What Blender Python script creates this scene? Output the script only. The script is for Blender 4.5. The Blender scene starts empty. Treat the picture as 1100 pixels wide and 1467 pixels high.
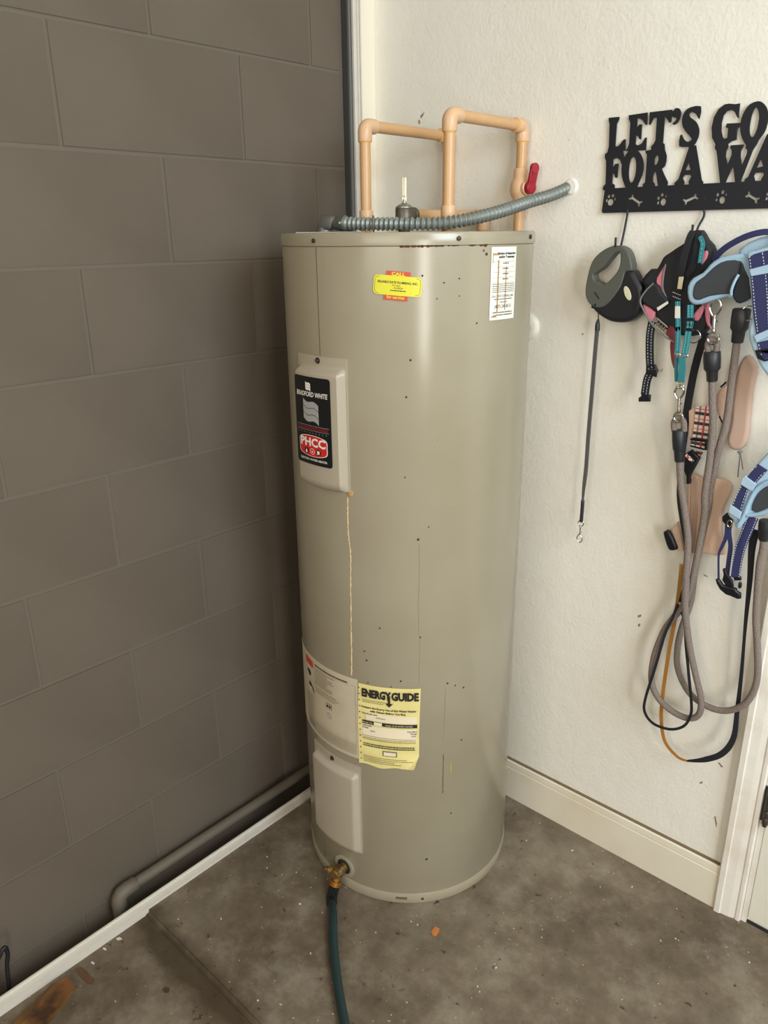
import bpy, bmesh, math, random
from mathutils import Vector, Matrix
random.seed(7)
S = bpy.context.scene
COL = S.collection

# ---------------------------------------------------------------- camera
FPX = 1106.0
PITCH, YAW, ROLL = math.radians(19.75), math.radians(42.75), math.radians(-0.65)
CAM = Vector((1.37073, -1.5564, 1.5))
_F = Vector((-math.sin(YAW), math.cos(YAW), 0)); _R0 = Vector((math.cos(YAW), math.sin(YAW), 0)); _Z = Vector((0, 0, 1))
FW = _F*math.cos(PITCH) - _Z*math.sin(PITCH); _U0 = _F*math.sin(PITCH) + _Z*math.cos(PITCH)
RT = _R0*math.cos(ROLL) + _U0*math.sin(ROLL); UP = _U0*math.cos(ROLL) - _R0*math.sin(ROLL)
cd = bpy.data.cameras.new('camera'); cam = bpy.data.objects.new('camera', cd); COL.objects.link(cam)
cd.sensor_fit = 'VERTICAL'; cd.sensor_height = 36.0; cd.lens = FPX/1467*36.0; cd.clip_start = 0.02
cam.matrix_world = Matrix(((RT.x, UP.x, -FW.x, CAM.x), (RT.y, UP.y, -FW.y, CAM.y), (RT.z, UP.z, -FW.z, CAM.z), (0, 0, 0, 1)))
S.camera = cam

# ---------------------------------------------------------------- world, lights, exposure
w = bpy.data.worlds.new('world'); S.world = w; w.use_nodes = True
w.node_tree.nodes['Background'].inputs[0].default_value = (1.0, 0.92, 0.80, 1)
w.node_tree.nodes['Background'].inputs[1].default_value = 0.06
def area(name, loc, target, sx, sy, energy, color):
    ld = bpy.data.lights.new(name, 'AREA'); ld.shape = 'RECTANGLE'; ld.size = sx; ld.size_y = sy; ld.energy = energy; ld.color = color
    o = bpy.data.objects.new(name, ld); COL.objects.link(o); o.location = loc
    d = (Vector(target) - Vector(loc)).normalized(); o.rotation_euler = d.to_track_quat('-Z', 'Y').to_euler()
    return o
area('garage_opening_daylight', (3.6, -2.6, 1.1), (0.4, -0.2, 1.0), 0.5, 1.5, 38, (1.0, 0.95, 0.87))
area('side_daylight', (3.0, -1.1, 2.15), (0.55, -0.1, 1.3), 1.1, 1.0, 57, (0.77, 0.905, 1.0))
area('front_fill', (1.7, -4.2, 1.9), (0.3, -0.2, 1.2), 2.4, 1.6, 51, (1.0, 0.93, 0.80))  # added warm fill lamp behind the camera, lifts the heater's left side
vs = S.view_settings
vs.view_transform = 'Standard'; vs.look = 'None'; vs.gamma = 1.0; vs.use_curve_mapping = False; vs.exposure = 0.0

# ---------------------------------------------------------------- helpers
def ray(px, py):
    return (FW*FPX + RT*(px-550) - UP*(py-733.5)).normalized()
def W(px, py, y):                       # point of the plane y = const seen at a pixel of the photograph
    d = ray(px, py); return CAM + d*((y-CAM.y)/d.y)
def D(px, py, depth):                   # point at a given forward depth
    d = FW*FPX + RT*(px-550) - UP*(py-733.5); return CAM + d*(depth/FPX)
HC, HR, HZ = Vector((0.2755, -0.2922, 0)), 0.2553, 1.5045
def lin(c): return c/12.92 if c <= .04045 else ((c+.055)/1.055)**2.4
def rgb(r, g, b): return (lin(r/255), lin(g/255), lin(b/255), 1)
MATS = {}
def mat(name, col, rough=.6, metal=0., bump=None, var=None, spec=.5, coat=0.):
    m = bpy.data.materials.new(name); m.use_nodes = True; n = m.node_tree.nodes; l = m.node_tree.links
    b = n['Principled BSDF']; b.inputs['Base Color'].default_value = col; b.inputs['Roughness'].default_value = rough
    b.inputs['Metallic'].default_value = metal; b.inputs['Specular IOR Level'].default_value = spec
    if coat: b.inputs['Coat Weight'].default_value = coat; b.inputs['Coat Roughness'].default_value = .15
    tc = n.new('ShaderNodeTexCoord')
    if var:                             # (scale, other colour, low, high[, detail])
        t = n.new('ShaderNodeTexNoise'); t.inputs['Scale'].default_value = var[0]; t.inputs['Detail'].default_value = var[4] if len(var) > 4 else 4
        r = n.new('ShaderNodeValToRGB'); r.color_ramp.elements[0].position = var[2]; r.color_ramp.elements[1].position = var[3]
        r.color_ramp.elements[0].color = col; r.color_ramp.elements[1].color = var[1]
        l.new(tc.outputs['Object'], t.inputs['Vector']); l.new(t.outputs['Fac'], r.inputs['Fac']); l.new(r.outputs['Color'], b.inputs['Base Color'])
    if bump:                            # (scale, strength, distance)
        t = n.new('ShaderNodeTexNoise'); t.inputs['Scale'].default_value = bump[0]; t.inputs['Detail'].default_value = 5
        bp = n.new('ShaderNodeBump'); bp.inputs['Strength'].default_value = bump[1]; bp.inputs['Distance'].default_value = bump[2]
        l.new(tc.outputs['Object'], t.inputs['Vector']); l.new(t.outputs['Fac'], bp.inputs['Height']); l.new(bp.outputs['Normal'], b.inputs['Normal'])
    MATS[name] = m; return m
def origin(p):
    v = Vector((0, 0, 0))
    while p is not None: v += p.location; p = p.parent
    return v
def ob(name, verts, faces, m, parent=None, smooth=True, loc=None):
    o0 = origin(parent) if parent else (Vector(loc) if loc is not None else Vector((0, 0, 0)))
    me = bpy.data.meshes.new(name); me.from_pydata([tuple(Vector(v)-o0) for v in verts], [], faces); me.update()
    bm = bmesh.new(); bm.from_mesh(me); bmesh.ops.recalc_face_normals(bm, faces=bm.faces); bm.to_mesh(me); bm.free()
    if smooth:
        me.polygons.foreach_set('use_smooth', [True]*len(me.polygons))
        if hasattr(me, 'set_sharp_from_angle'): me.set_sharp_from_angle(angle=math.radians(40))
    o = bpy.data.objects.new(name, me); COL.objects.link(o)
    o.data.materials.append(MATS[m])
    if parent: o.parent = parent
    elif loc is not None: o.location = loc
    return o
def thing(name, label, cat, loc, group=None):
    o = bpy.data.objects.new(name, None); COL.objects.link(o); o.location = loc; o.empty_display_size = .05
    o['label'] = label; o['category'] = cat
    if group: o['group'] = group
    return o
def tag(o, label, cat, group=None):
    o['label'] = label; o['category'] = cat
    if group: o['group'] = group
    return o
def struct(o, label=None):
    o['kind'] = 'structure'
    if label: o['label'] = label
    return o
class G:                                # geometry collector
    def __init__(s): s.v = []; s.f = []
    def add(s, v, f):
        k = len(s.v); s.v += [Vector(a) for a in v]; s.f += [tuple(i+k for i in q) for q in f]; return s
    def ob(s, name, m, parent=None, smooth=True, loc=None): return ob(name, s.v, s.f, m, parent, smooth, loc)
def box(x0, x1, y0, y1, z0, z1):
    v = [(x, y, z) for z in (z0, z1) for y in (y0, y1) for x in (x0, x1)]
    return v, [(0, 2, 3, 1), (4, 5, 7, 6), (0, 1, 5, 4), (2, 6, 7, 3), (0, 4, 6, 2), (1, 3, 7, 5)]
def bbox(c, ax, ay, az, b=.0):          # oriented box: centre and three half-axis vectors, bevelled by b (fraction)
    c = Vector(c); v = []; f = []
    if b <= 0:
        v = [c+ax*i+ay*j+az*k for k in (-1, 1) for j in (-1, 1) for i in (-1, 1)]
        return v, [(0, 2, 3, 1), (4, 5, 7, 6), (0, 1, 5, 4), (2, 6, 7, 3), (0, 4, 6, 2), (1, 3, 7, 5)]
    bm = bmesh.new(); bmesh.ops.create_cube(bm, size=2)
    bmesh.ops.bevel(bm, geom=bm.edges[:], offset=b, segments=2, affect='EDGES', profile=.5)
    bm.verts.ensure_lookup_table()
    v = [c+ax*q.co.x+ay*q.co.y+az*q.co.z for q in bm.verts]; f = [tuple(q.index for q in p.verts) for p in bm.faces]; bm.free()
    return v, f
def spline(pts, n=8):                   # Catmull-Rom through the points (Vectors of any size)
    pts = [Vector(p) for p in pts]; out = []
    for i in range(len(pts)-1):
        p0, p1, p2, p3 = pts[max(i-1, 0)], pts[i], pts[i+1], pts[min(i+2, len(pts)-1)]
        for k in range(n):
            t = k/n; out.append(.5*((2*p1)+(p2-p0)*t+(2*p0-5*p1+4*p2-p3)*t*t+(3*p1-p0-3*p2+p3)*t**3))
    return out+[pts[-1]]
def closed(pts, n=4):
    pts = [Vector(p) for p in pts]; N = len(pts); out = []
    for i in range(N):
        p0, p1, p2, p3 = pts[i-1], pts[i], pts[(i+1) % N], pts[(i+2) % N]
        for k in range(n):
            t = k/n; out.append(.5*((2*p1)+(p2-p0)*t+(2*p0-5*p1+4*p2-p3)*t*t+(3*p1-p0-3*p2+p3)*t**3))
    return out
def frames(path, ref=None, loop=False):
    N = len(path); out = []
    pn = None
    for i in range(N):
        a = path[(i-1) % N] if loop else path[max(i-1, 0)]; b = path[(i+1) % N] if loop else path[min(i+1, N-1)]
        t = (b-a).normalized()
        if ref is not None: n = Vector(ref) - t*t.dot(Vector(ref))
        elif pn is None: n = t.orthogonal()
        else: n = pn - t*t.dot(pn)
        if n.length < 1e-5: n = (pn if pn is not None else t.orthogonal())
        n.normalize(); pn = n; out.append((t, n, t.cross(n)))
    return out
def tube(path, r, sides=12, caps=True, loop=False):      # r a number or one per point
    N = len(path); fr = frames(path, loop=loop); v = []; f = []
    for i, p in enumerate(path):
        rr = r[i] if isinstance(r, (list, tuple)) else r
        for k in range(sides):
            a = 2*math.pi*k/sides; v.append(p+fr[i][1]*(rr*math.cos(a))+fr[i][2]*(rr*math.sin(a)))
    for i in range(N if loop else N-1):
        j = (i+1) % N
        for k in range(sides):
            k2 = (k+1) % sides; f.append((i*sides+k, i*sides+k2, j*sides+k2, j*sides+k))
    if caps and not loop: f += [tuple(range(sides))[::-1], tuple((N-1)*sides+k for k in range(sides))]
    return v, f
def ribbon(path, wd, th, ref=(0, 1, 0), twist=None):     # flat strap: ref is the direction of its thickness
    fr = frames(path, ref); v = []; f = []; N = len(path)
    for i, p in enumerate(path):
        t, n, b = fr[i]; ww = wd[i] if isinstance(wd, (list, tuple)) else wd
        if twist: a = twist(i/(N-1)); n, b = n*math.cos(a)+b*math.sin(a), b*math.cos(a)-n*math.sin(a)
        for (sx, sy) in ((-1, -.6), (-.93, -1), (.93, -1), (1, -.6), (1, .6), (.93, 1), (-.93, 1), (-1, .6)):
            v.append(p+b*(sx*ww/2)+n*(sy*th/2))
    for i in range(N-1):
        for k in range(8):
            k2 = (k+1) % 8; f.append((i*8+k, i*8+k2, (i+1)*8+k2, (i+1)*8+k))
    f += [tuple(range(8))[::-1], tuple((N-1)*8+k for k in range(8))]
    return v, f
def stitch(path, off, length, gap, th, lift, ref=(0, 1, 0), wd=.0009):      # dashed thread along a strap
    fr = frames(path, ref); g = G(); d = 0; on = True; s = 0
    P = [p+fr[i][2]*off+fr[i][1]*lift for i, p in enumerate(path)]
    seg = []; acc = 0
    for i in range(len(P)-1):
        L = (P[i+1]-P[i]).length; k = max(1, int(L/.0012))
        for q in range(k): seg.append((P[i].lerp(P[i+1], q/k), i))
    step = .0012; nl = max(1, round(length/step)); ng = max(1, round(gap/step)); i = 0
    while i+nl < len(seg):
        a, b = seg[i][0], seg[i+nl][0]; t, n, bb = fr[seg[i][1]]
        g.add(*bbox((a+b)/2, (b-a)/2, bb*wd/2, n*th/2)); i += nl+ng
    return g
def lathe(c, prof, n=48, axis=(0, 0, 1), cap=True):      # prof: (radius, height along axis)
    ax = Vector(axis).normalized(); e = ax.orthogonal().normalized(); g = ax.cross(e); v = []; f = []; c = Vector(c)
    if abs(ax.z) > .99: e, g = Vector((1, 0, 0)), Vector((0, 1, 0))*(1 if ax.z > 0 else -1)
    for r, h in prof:
        for k in range(n):
            a = 2*math.pi*k/n; v.append(c+ax*h+e*(r*math.cos(a))+g*(r*math.sin(a)))
    for i in range(len(prof)-1):
        for k in range(n):
            k2 = (k+1) % n; f.append((i*n+k, i*n+k2, (i+1)*n+k2, (i+1)*n+k))
    if cap: f += [tuple(range(n))[::-1], tuple((len(prof)-1)*n+k for k in range(n))]
    return v, f
def eval_mesh(o):
    dg = bpy.context.evaluated_depsgraph_get(); dg.update(); e = o.evaluated_get(dg)
    me = bpy.data.meshes.new_from_object(e); v = [p.co.copy() for p in me.vertices]; f = [tuple(p.vertices) for p in me.polygons]
    bpy.data.meshes.remove(me); return v, f
def flat_fill(loops, extrude=0., bevel=0., res=2):       # 2-D outlines (holes too) filled, optionally thickened: local XY plane
    cu = bpy.data.curves.new('outline', 'CURVE'); cu.dimensions = '2D'; cu.fill_mode = 'BOTH'
    cu.extrude = max(extrude-bevel, 0); cu.bevel_depth = bevel; cu.bevel_resolution = res; cu.offset = -bevel
    for lp in loops:
        sp = cu.splines.new('POLY'); sp.points.add(len(lp)-1); sp.use_cyclic_u = True
        for q, p in zip(sp.points, lp): q.co = (p[0], p[1], 0, 1)
    o = bpy.data.objects.new('outline', cu); COL.objects.link(o); r = eval_mesh(o)
    bpy.data.objects.remove(o); bpy.data.curves.remove(cu); return r
def slab(loops_px, yf, th, bevel=.002, smooth_n=0, crop=None, res=2):       # shapes hanging parallel to the wall, front face at y = yf
    L = []
    for lp in loops_px:
        if crop: lp = [(crop[0]+a*crop[2], crop[1]+b*crop[2]) for a, b in lp]
        q = [W(a, b, yf) for a, b in lp]; q = [Vector((p.x, p.z, 0)) for p in q]
        if smooth_n: q = closed(q, smooth_n)
        L.append(q)
    v, f = flat_fill(L, th/2, min(bevel, th/2*.98), res)
    return [Vector((p.x, yf+th/2+p.z, p.y)) for p in v], f
_txt = {}
def text2d(s, size, align='CENTER', bold=0., shear=0., xs=1.):
    k = (s, size, align, bold, shear, xs)
    if k not in _txt:
        cu = bpy.data.curves.new('lettering', 'FONT'); cu.body = s; cu.size = size; cu.align_x = align; cu.align_y = 'CENTER'; cu.offset = bold; cu.shear = shear
        cu.resolution_u = 2
        o = bpy.data.objects.new('lettering', cu); COL.objects.link(o); v, f = eval_mesh(o)
        bpy.data.objects.remove(o); bpy.data.curves.remove(cu)
        _txt[k] = ([Vector((p.x*xs, p.y, 0)) for p in v], f)
    v, f = _txt[k]; return [p.copy() for p in v], f

# ---------------------------------------------------------------- materials
def m_nodes(name):
    m = bpy.data.materials.new(name); m.use_nodes = True; MATS[name] = m
    n = m.node_tree.nodes; l = m.node_tree.links; tc = n.new('ShaderNodeTexCoord'); return m, n, l, n['Principled BSDF'], tc
def noise(n, l, tc, scale, detail=4, rough=.5):
    t = n.new('ShaderNodeTexNoise'); t.inputs['Scale'].default_value = scale; t.inputs['Detail'].default_value = detail; t.inputs['Roughness'].default_value = rough
    l.new(tc.outputs['Object'], t.inputs['Vector']); return t.outputs['Fac']
def ramp(n, l, fac, stops):
    r = n.new('ShaderNodeValToRGB'); e = r.color_ramp.elements
    while len(e) < len(stops): e.new(.5)
    for q, (p, c) in zip(e, stops): q.position = p; q.color = c
    l.new(fac, r.inputs['Fac']); return r.outputs['Color']
def mix(n, l, fac, a, b, mode='MIX'):
    x = n.new('ShaderNodeMix'); x.data_type = 'RGBA'; x.blend_type = mode
    for s, q in ((x.inputs['Factor'], fac), (x.inputs['A'], a), (x.inputs['B'], b)):
        if hasattr(q, 'links'): l.new(q, s)
        else: s.default_value = q
    return x.outputs['Result']
def bumpn(n, l, fac, strength, dist, prev=None):
    b = n.new('ShaderNodeBump'); b.inputs['Strength'].default_value = strength; b.inputs['Distance'].default_value = dist
    l.new(fac, b.inputs['Height'])
    if prev: l.new(prev, b.inputs['Normal'])
    return b.outputs['Normal']
BW = (0, 0, 0, 1), (1, 1, 1, 1)
# concrete floor: mottled grey-brown with pale dusty patches and dark stains
m, n, l, b, tc = m_nodes('concrete')
c1 = ramp(n, l, noise(n, l, tc, 2.3, 9, .66), [(.34, rgb(70, 57, 45)), (.46, rgb(104, 91, 75)), (.56, rgb(118, 106, 89)), (.68, rgb(148, 137, 119))])
c2 = ramp(n, l, noise(n, l, tc, 8, 9, .72), [(.34, rgb(70, 58, 45)), (.50, rgb(116, 103, 87)), (.64, rgb(160, 150, 133))])
c3 = mix(n, l, .45, c1, c2)
sp = ramp(n, l, noise(n, l, tc, 95, 3, .5), [(.0, BW[0]), (.70, BW[0]), (.76, BW[1])])
c4 = mix(n, l, sp, c3, rgb(196, 188, 170))
ds = ramp(n, l, noise(n, l, tc, 40, 2, .5), [(.0, BW[1]), (.27, BW[1]), (.33, BW[0])])
c5 = mix(n, l, ds, c4, rgb(70, 60, 50))
sxy = n.new('ShaderNodeSeparateXYZ'); l.new(tc.outputs['Object'], sxy.inputs[0])
def mth(op, a_, b_):
    q = n.new('ShaderNodeMath'); q.operation = op
    for i_, x_ in enumerate((a_, b_)):
        if hasattr(x_, 'links'): l.new(x_, q.inputs[i_])
        else: q.inputs[i_].default_value = x_
    return q.outputs[0]
dj = mth('ABSOLUTE', mth('ADD', sxy.outputs['Y'], .934), 0)           # grime collected along the joint of the two floor levels
dj = mth('ADD', dj, mth('MULTIPLY', mth('SUBTRACT', noise(n, l, tc, 7, 6, .65), .5), .11))
dirt = ramp(n, l, dj, [(.012, (.85, .85, .85, 1)), (.05, BW[0])])
c6 = mix(n, l, dirt, c5, rgb(66, 53, 38))
l.new(c6, b.inputs['Base Color']); b.inputs['Roughness'].default_value = .62; b.inputs['Specular IOR Level'].default_value = .35
l.new(bumpn(n, l, noise(n, l, tc, 30, 8, .65), .35, .006), b.inputs['Normal'])
# painted plaster wall with orange-peel texture
m, n, l, b, tc = m_nodes('plaster')
c1 = ramp(n, l, noise(n, l, tc, 1.7, 4), [(.35, rgb(234, 229, 217)), (.65, rgb(240, 236, 226))])
dm = ramp(n, l, noise(n, l, tc, 33, 3), [(.0, BW[1]), (.235, BW[1]), (.262, BW[0])])
l.new(mix(n, l, dm, c1, rgb(178, 164, 142)), b.inputs['Base Color']); b.inputs['Roughness'].default_value = .55; b.inputs['Specular IOR Level'].default_value = .3
nb = bumpn(n, l, noise(n, l, tc, 130, 3, .5), .32, .0030)
l.new(bumpn(n, l, noise(n, l, tc, 22, 2), .25, .006, nb), b.inputs['Normal'])
# grey painted block
m, n, l, b, tc = m_nodes('block_paint')
c1 = ramp(n, l, noise(n, l, tc, 3.0, 5), [(.35, rgb(97, 87, 76)), (.65, rgb(103, 93, 82))])
l.new(c1, b.inputs['Base Color']); b.inputs['Roughness'].default_value = .75; b.inputs['Specular IOR Level'].default_value = .25
nb = bumpn(n, l, noise(n, l, tc, 260, 4, .6), .25, .002)
l.new(bumpn(n, l, noise(n, l, tc, 40, 4), .15, .004, nb), b.inputs['Normal'])
mat('shade_brown', rgb(122, 104, 78), .9)  # brown for the shade painted along the baseboard top
mat('scuff', rgb(142, 128, 110), .8)
mat('mortar_paint', rgb(103, 93, 82), .8, bump=(120, .3, .002))
mat('white_trim', rgb(236, 230, 220), .45, bump=(60, .08, .001), var=(14, rgb(222, 212, 196), .45, .75))
mat('white_aluminium', rgb(210, 204, 194), .4, spec=.5, var=(30, rgb(205, 198, 190), .5, .75))
mat('dark_gap', rgb(40, 38, 36), .8)
mat('seal_dark', rgb(58, 57, 55), .7)
mat('grey_seal', rgb(104, 103, 100), .6)
mat('cream_board', rgb(236, 227, 208), .5)
mat('base_cream', rgb(232, 224, 206), .45, var=(5, rgb(224, 213, 192), .45, .7), bump=(40, .06, .001))
mat('door_white', rgb(232, 228, 214), .45)
mat('hinge_metal', rgb(95, 92, 88), .38, .8)
# heater paint: enamel with faint grime
m, n, l, b, tc = m_nodes('heater_enamel')
c1 = ramp(n, l, noise(n, l, tc, 4, 4), [(.35, rgb(154, 144, 122)), (.65, rgb(161, 152, 131))])
dm = ramp(n, l, noise(n, l, tc, 70, 2), [(.0, BW[1]), (.20, BW[1]), (.225, BW[0])])
l.new(mix(n, l, dm, c1, rgb(128, 112, 88)), b.inputs['Base Color']); b.inputs['Roughness'].default_value = .22; b.inputs['Specular IOR Level'].default_value = .5
l.new(bumpn(n, l, noise(n, l, tc, 6, 2), .10, .01), b.inputs['Normal'])
mat('panel_plastic', rgb(172, 161, 143), .35)
mat('seam_dark', rgb(98, 88, 74), .7)
mat('rust', rgb(88, 58, 38), .85, bump=(300, .4, .001))
mat('drip_tan', rgb(226, 200, 154), .6)
mat('scratch_grey', rgb(150, 138, 118), .7)
mat('speck_dark', rgb(60, 50, 42), .8)
mat('stain_ochre', rgb(176, 158, 92), .6)
mat('screw_dark', rgb(76, 66, 56), .45, .6)
mat('galvanised', rgb(150, 148, 138), .4, .7, bump=(60, .1, .001))
mat('conduit_grey', rgb(132, 138, 134), .42, .35)
mat('zinc_cast', rgb(112, 112, 108), .42, .55)
mat('cpvc', rgb(208, 166, 120), .32, var=(3, rgb(202, 154, 104), .4, .7))
mat('cpvc_fitting', rgb(216, 176, 138), .36)
mat('cement_yellow', rgb(226, 176, 84), .4)
mat('brass_aged', rgb(150, 118, 66), .45, .7, var=(60, rgb(86, 66, 38), .45, .65))
mat('brass_bright', rgb(206, 148, 74), .3, .9)
mat('valve_grey', rgb(110, 104, 90), .45, .5, var=(50, rgb(78, 72, 58), .4, .65))
mat('lever_steel', rgb(190, 182, 160), .3, .8)
mat('red_handle', rgb(158, 26, 44), .4)
mat('white_sealant', rgb(240, 236, 228), .6)
mat('hose_green', rgb(30, 52, 54), .42)
mat('hose_black', rgb(22, 24, 28), .38)
mat('pvc_grey', rgb(100, 92, 80), .6)
mat('cable_black', rgb(20, 20, 22), .5)
mat('wood_scrap', rgb(120, 80, 38), .75, var=(18, rgb(66, 40, 20), .42, .6))
mat('leaf_brown', rgb(96, 66, 42), .8)
mat('leaf_orange', rgb(190, 118, 58), .8)
mat('crumb_white', rgb(214, 206, 190), .8)
mat('paper_white', rgb(238, 234, 222), .55, var=(10, rgb(228, 218, 194), .5, .75))
mat('paper_cream', rgb(196, 184, 160), .5, var=(8, rgb(182, 168, 142), .45, .7))
mat('paper_yellow', rgb(230, 216, 146), .5, var=(7, rgb(218, 202, 132), .4, .65))
mat('paper_bleached', rgb(232, 218, 188), .55)
mat('sticker_yellow', rgb(216, 208, 44), .4)
mat('sticker_red', rgb(200, 66, 48), .45)
mat('badge_black', rgb(20, 20, 22), .3)
mat('badge_red', rgb(204, 40, 36), .35)
mat('print_black', rgb(34, 30, 28), .6)
mat('print_grey', rgb(118, 108, 92), .6)
mat('print_olive', rgb(112, 98, 44), .6)
mat('print_white', rgb(236, 232, 224), .5)
mat('print_silver', rgb(160, 160, 158), .5)
mat('stain_brown', rgb(176, 138, 92), .7)
mat('rack_black', rgb(24, 26, 34), .5)
mat('leash_grey', rgb(84, 85, 78), .5)
mat('leash_black', rgb(22, 23, 30), .42)
mat('oval_badge', rgb(214, 208, 178), .4)
mat('web_grey', rgb(84, 80, 78), .8, bump=(900, .5, .0006))
mat('web_black', rgb(24, 25, 32), .75, bump=(700, .4, .0006))
mat('nylon_black', rgb(26, 27, 33), .7, bump=(260, .35, .0012))
mat('mesh_dark', rgb(62, 64, 68), .85, bump=(900, .6, .001))
mat('pink_lining', rgb(206, 124, 138), .75, bump=(300, .4, .001))
mat('maroon_lining', rgb(120, 52, 58), .8)
mat('piping_grey', rgb(120, 118, 118), .6)
mat('label_beige', rgb(196, 182, 152), .6)
mat('label_white', rgb(226, 220, 206), .6)
mat('teal_web', rgb(44, 126, 136), .65, bump=(700, .4, .0006))
mat('thread_teal', rgb(120, 204, 206), .6)
mat('thread_white', rgb(216, 218, 226), .6)
mat('thread_grey', rgb(150, 150, 156), .6)
mat('chrome', rgb(205, 203, 198), .18, 1.)
mat('rope_taupe', rgb(136, 122, 114), .8, bump=(380, .9, .004))
mat('rubber_black', rgb(34, 36, 40), .45)
mat('navy_web', rgb(44, 48, 92), .65, bump=(700, .35, .0006))
mat('light_blue', rgb(172, 198, 220), .6, bump=(160, .3, .0012))
mat('blue_binding', rgb(158, 190, 214), .55, bump=(300, .3, .0008))
mat('plastic_black', rgb(20, 22, 30), .35)
mat('peach_mesh', rgb(220, 186, 164), .8, bump=(420, .8, .0018))
mat('peach_dim', rgb(190, 160, 142), .8, bump=(300, .4, .001))
mat('tan_leather', rgb(172, 118, 48), .5)
m, n, l, b, tc = m_nodes('plaid')
sx = n.new('ShaderNodeSeparateXYZ'); l.new(tc.outputs['Object'], sx.inputs[0])
def bands(sock, period, duty, phase):
    a = n.new('ShaderNodeMath'); a.operation = 'MULTIPLY_ADD'; l.new(sock, a.inputs[0]); a.inputs[1].default_value = 1/period; a.inputs[2].default_value = phase
    f_ = n.new('ShaderNodeMath'); f_.operation = 'FRACT'; l.new(a.outputs[0], f_.inputs[0])
    g = n.new('ShaderNodeMath'); g.operation = 'LESS_THAN'; l.new(f_.outputs[0], g.inputs[0]); g.inputs[1].default_value = duty; return g.outputs[0]
c = mix(n, l, bands(sx.outputs['X'], .011, .34, .1), rgb(238, 214, 200), rgb(150, 128, 120))
c = mix(n, l, bands(sx.outputs['Z'], .020, .30, .3), c, rgb(60, 54, 58))
c = mix(n, l, bands(sx.outputs['X'], .022, .12, .55), c, rgb(196, 60, 66))
c = mix(n, l, bands(sx.outputs['Z'], .020, .08, .75), c, rgb(206, 70, 76))
l.new(c, b.inputs['Base Color']); b.inputs['Roughness'].default_value = .7

# ================================================================ THE SETTING
# raised slab under the heater and the lower floor in front of it
X0, X1, Y0, YS = -0.028, 4.6, -4.6, -0.918
g = G(); g.add(*box(X0, X1, YS, .1, -.2, 0))
bm = bmesh.new()
vs_ = [bm.verts.new(v) for v in g.v]
for q in g.f: bm.faces.new([vs_[i] for i in q])
ed = [e for e in bm.edges if all(abs(v.co.y-YS) < 1e-5 and abs(v.co.z) < 1e-5 for v in e.verts)]
bmesh.ops.bevel(bm, geom=ed, offset=.009, segments=3, affect='EDGES')
fl = G(); fl.add([v.co.copy() for v in bm.verts], []); bm.verts.index_update(); fl.f = [tuple(v.index for v in p.verts) for p in bm.faces]; bm.free()
struct(fl.ob('floor', 'concrete'), 'mottled grey brown concrete slab under the water heater')
low = G(); low.add(*box(X0, X1, Y0, YS+.005, -.22, -.012))
struct(low.ob('floor', 'concrete'), 'lower dark concrete floor in front of the slab edge')

g = G(); g.add(*box(-.30, -.0285, -2.4, -.05, -.22, -.10)); struct(g.ob('floor', 'dark_gap'), 'gap floor coloured near black for shade, between block wall and floor track')  # deep shade of the gap put into a sunken, near-black floor
# block wall with its blocks
BS, XB, YB = .2068, -.10, -.092
wl = G(); wl.add(*box(XB-.2, XB-.0016, -2.4, YB, -.2, 2.75)); wall_left = struct(wl.ob('wall_left', 'mortar_paint', smooth=False))
def block_mesh(L):
    h, d, j = BS-.005, .03, .0
    bm = bmesh.new(); bmesh.ops.create_cube(bm, size=1)
    for v in bm.verts: v.co = Vector((v.co.x*d, v.co.y*(L-.005), v.co.z*h))
    e = [e for e in bm.edges if all(v.co.x > 0 for v in e.verts)]
    bmesh.ops.bevel(bm, geom=e, offset=.0016, segments=2, affect='EDGES')
    me = bpy.data.meshes.new('block'); bm.to_mesh(me); bm.free(); me.materials.append(MATS['block_paint']); return me
bcache = {}
for r in range(-1, 13):
    ph = .97 if r % 2 == 0 else .47
    ys = [YB] + [-(ph+k)*2*BS for k in range(-1, 6) if -(ph+k)*2*BS < YB-.03 and -(ph+k)*2*BS > -2.4] + [-2.4]
    for a, c_ in zip(ys[:-1], ys[1:]):
        L = round(a-c_, 4)
        if L < .03: continue
        if L not in bcache: bcache[L] = block_mesh(L)
        o = bpy.data.objects.new('block', bcache[L]); COL.objects.link(o); o.parent = wall_left
        o.location = (XB-.015+random.uniform(-.0006, .0006), (a+c_)/2, (r+.5)*BS)
# back wall, its return, vertical frame at the corner
g = G(); g.add(*box(-.08, X1, 0, .12, -.2, 2.75)); WBK = struct(g.ob('wall_back', 'plaster', smooth=False))
for q in ([(602, 166), (605, 163), (608, 160), (606, 166), (603, 170)], [(599, 173), (601, 171), (602, 177), (600, 178)], [(913, 882), (918, 880), (919, 883), (914, 885)], [(914, 894), (917, 893), (917, 897), (914, 898)], [(1007, 822), (1013, 825), (1014, 827), (1009, 825)], [(1028, 1092), (1031, 1093), (1036, 1099), (1033, 1099)], [(1002, 1121), (1006, 1119), (1006, 1122), (1003, 1123)], [(1023, 1170), (1025, 1169), (1027, 1180), (1026, 1186)], [(833, 478), (835, 477), (836, 480), (834, 480)]):
    P_ = [W(a, b, 0) for a, b in q]; N_ = len(P_)
    ob('scuff_mark', P_+[p+Vector((0, -.0004, 0)) for p in P_], [tuple(range(N_, 2*N_))]+[(i, (i+1) % N_, N_+(i+1) % N_, N_+i) for i in range(N_)], 'scuff', WBK, smooth=False)
g = G(); g.add(*box(-.2, -.0805, -.052, .12, -.2, 2.75)); struct(g.ob('trim_1', 'cream_board', smooth=False), 'cream board closing the corner beside the frame')
fr_ = G()
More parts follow.
